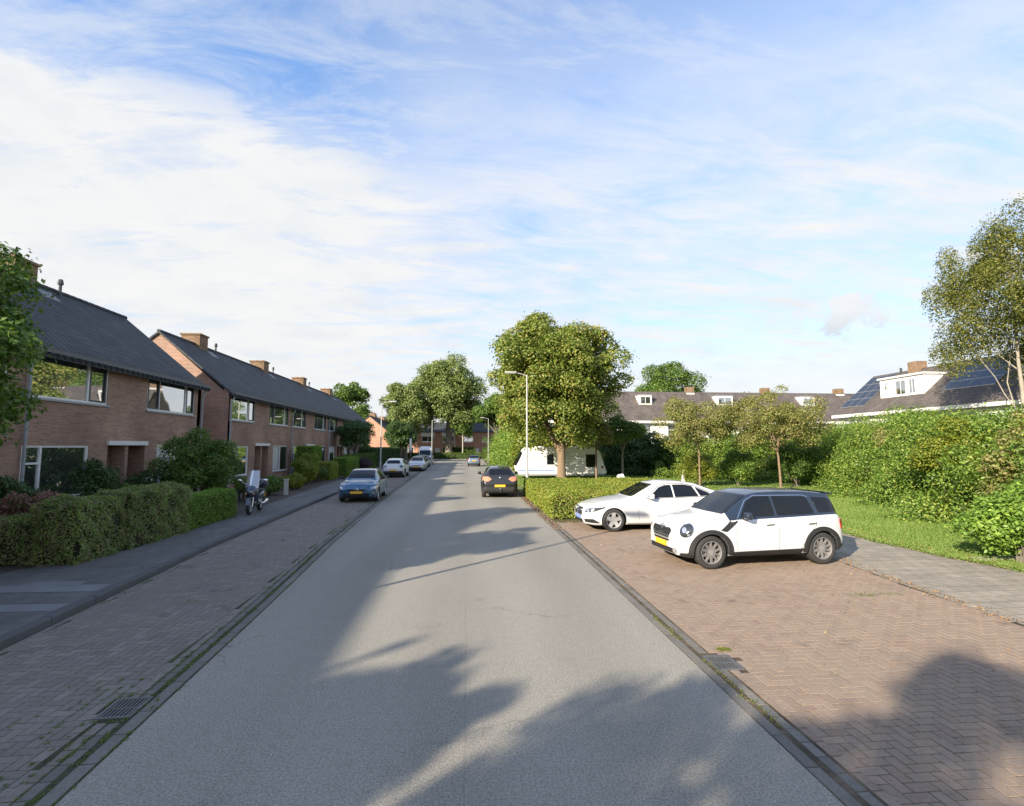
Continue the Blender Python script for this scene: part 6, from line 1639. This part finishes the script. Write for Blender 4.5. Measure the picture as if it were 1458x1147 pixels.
# streaky high cloud: rotate so streaks run obliquely
mp = nt.nodes.new('ShaderNodeMapping'); nt.links.new(cmb.outputs[0], mp.inputs[0]); mp.inputs['Rotation'].default_value = (0, 0, radians(-24)); mp.inputs['Scale'].default_value = (0.75, 2.1, 1)
st = noise(nt, mp.outputs[0], 2.8, 12, 0.68, 0.5)
big = noise(nt, cmb.outputs[0], 1.1, 3, 0.5)
puff = noise(nt, cmb.outputs[0], 3.2, 8, 0.58, 0.2)
az = math_(nt, 'DIVIDE', sx.outputs[0], math_(nt, 'MAXIMUM', sx.outputs[1], 0.05))
def sstep(v, a, b):
    m = nt.nodes.new('ShaderNodeMapRange'); m.interpolation_type = 'SMOOTHSTEP'
    nt.links.new(v, m.inputs['Value']); m.inputs['From Min'].default_value = a; m.inputs['From Max'].default_value = b
    m.inputs['To Min'].default_value = 0; m.inputs['To Max'].default_value = 1
    return m.outputs[0]
left = math_(nt, 'SUBTRACT', 1.0, sstep(az, -0.35, 0.12))
edge = math_(nt, 'MULTIPLY_ADD', left, 0.07, 0.45)           # height (sin elevation) where the white sheet ends
zz = math_(nt, 'ADD', sx.outputs[2], math_(nt, 'MULTIPLY', math_(nt, 'SUBTRACT', st, 0.5), 0.22))
d1 = math_(nt, 'SUBTRACT', edge, zz)
sheetL = sstep(d1, -0.03, 0.05); sheetR = sstep(d1, -0.36, 0.04)
sheet = math_(nt, 'ADD', math_(nt, 'MULTIPLY', sheetL, left), math_(nt, 'MULTIPLY', sheetR, math_(nt, 'SUBTRACT', 1.0, left)))
wisp = math_(nt, 'MULTIPLY', sstep(st, 0.34, 0.66), 0.8)
wfade = math_(nt, 'SUBTRACT', 1.0, math_(nt, 'MULTIPLY', sstep(sx.outputs[2], 0.30, 0.75), 0.45))
wisp = math_(nt, 'MULTIPLY', wisp, wfade)
low = math_(nt, 'SUBTRACT', 1.0, sstep(sx.outputs[2], 0.10, 0.32))
tex = math_(nt, 'ADD', math_(nt, 'MULTIPLY', left, .42), math_(nt, 'MULTIPLY_ADD', st, 2.2, -.42), clamp=True)
cov = math_(nt, 'MAXIMUM', math_(nt, 'MULTIPLY', sheet, tex), wisp)
cov = math_(nt, 'MAXIMUM', cov, math_(nt, 'MULTIPLY', low, 0.93))
cum = sstep(puff, 0.56, 0.66)
cumz = math_(nt, 'MULTIPLY', sstep(sx.outputs[2], 0.05, 0.12), math_(nt, 'SUBTRACT', 1.0, sstep(sx.outputs[2], 0.30, 0.5)))
cum = math_(nt, 'MULTIPLY', cum, math_(nt, 'MULTIPLY', cumz, 0.6))
cov = math_(nt, 'MAXIMUM', cov, cum, clamp=True)
def blob(dx, dy, dz_, rx, rz):
    # soft cloud mass round one direction, its rim broken up by the puffy noise
    a = math_(nt, 'DIVIDE', math_(nt, 'SUBTRACT', math_(nt, 'DIVIDE', sx.outputs[0], math_(nt, 'MAXIMUM', sx.outputs[1], .05)), dx/dy), rx)
    b = math_(nt, 'DIVIDE', math_(nt, 'SUBTRACT', sx.outputs[2], dz_), rz)
    r2 = math_(nt, 'ADD', math_(nt, 'MULTIPLY', a, a), math_(nt, 'MULTIPLY', b, b))
    v = math_(nt, 'SUBTRACT', math_(nt, 'MULTIPLY_ADD', puff2, 5.0, -1.6), r2)
    return sstep(v, 0.0, .55), b
puff2 = noise(nt, d, 11.0, 9, .65, .3)
c1, b1 = blob(.60, .79, .215, .135, .05)
cov = math_(nt, 'MAXIMUM', cov, math_(nt, 'MULTIPLY', c1, .97))
cr = ramp(nt, [(0.30, (0.86, 0.90, 0.95)), (0.5, (0.95, 0.96, 0.97)), (0.75, (1.0, .995, .985))]); nt.links.new(puff, cr.inputs[0])
gr = math_(nt, 'MULTIPLY', c1, math_(nt, 'SUBTRACT', 1.0, sstep(math_(nt, 'ADD', b1, puff2), -.4, .7)))
gr = math_(nt, 'MULTIPLY', gr, .7)
crm = mixc(nt, gr, cr.outputs[0], (.60, .66, .75))
CL = nt.nodes.new('ShaderNodeVectorMath'); CL.operation = 'SCALE'; nt.links.new(crm, CL.inputs[0]); CL.inputs['Scale'].default_value = CLOUD/SKY if 'CLOUD' in globals() else 0.305/SKY
skc = mixc(nt, 1.0, sk.outputs[0], (0.90, 1.0, 1.12), 'MULTIPLY')
fadez = math_(nt, 'MULTIPLY_ADD', sstep(sx.outputs[2], 0.05, 0.6), .38, .62)
skc = mixc(nt, 1.0, skc, fadez, 'MULTIPLY')
mc = mixc(nt, cov, skc, CL.outputs[0])
nt.links.new(mc, bg.inputs['Color'])

sl = bpy.data.lights.new('sun', 'SUN'); sl.energy = 3.2; sl.angle = radians(0.55); sl.color = (1.0, 0.88, 0.70)
so = bpy.data.objects.new('sun', sl); COL.objects.link(so); so.rotation_euler = SUN.to_track_quat('Z', 'Y').to_euler()

cam = bpy.data.cameras.new('camera'); co_ = bpy.data.objects.new('camera', cam); COL.objects.link(co_)
cam.sensor_fit = 'HORIZONTAL'; cam.sensor_width = 36; cam.lens = 18.0; cam.clip_start = 0.1; cam.clip_end = 4000
co_.location = (0, 0, 2.5)
psi = radians(4.999); th_ = radians(4.900)
dirv = Vector((sin(psi)*cos(th_), cos(psi)*cos(th_), sin(th_)))
co_.rotation_euler = dirv.to_track_quat('-Z', 'Y').to_euler()
sc.camera = co_
sc.view_settings.view_transform = 'Standard'; sc.view_settings.look = 'None'; sc.view_settings.exposure = 1.65; sc.view_settings.gamma = 1.0
sc.cycles.max_bounces = 6; sc.cycles.diffuse_bounces = 3; sc.cycles.transmission_bounces = 4; sc.cycles.transparent_max_bounces = 6
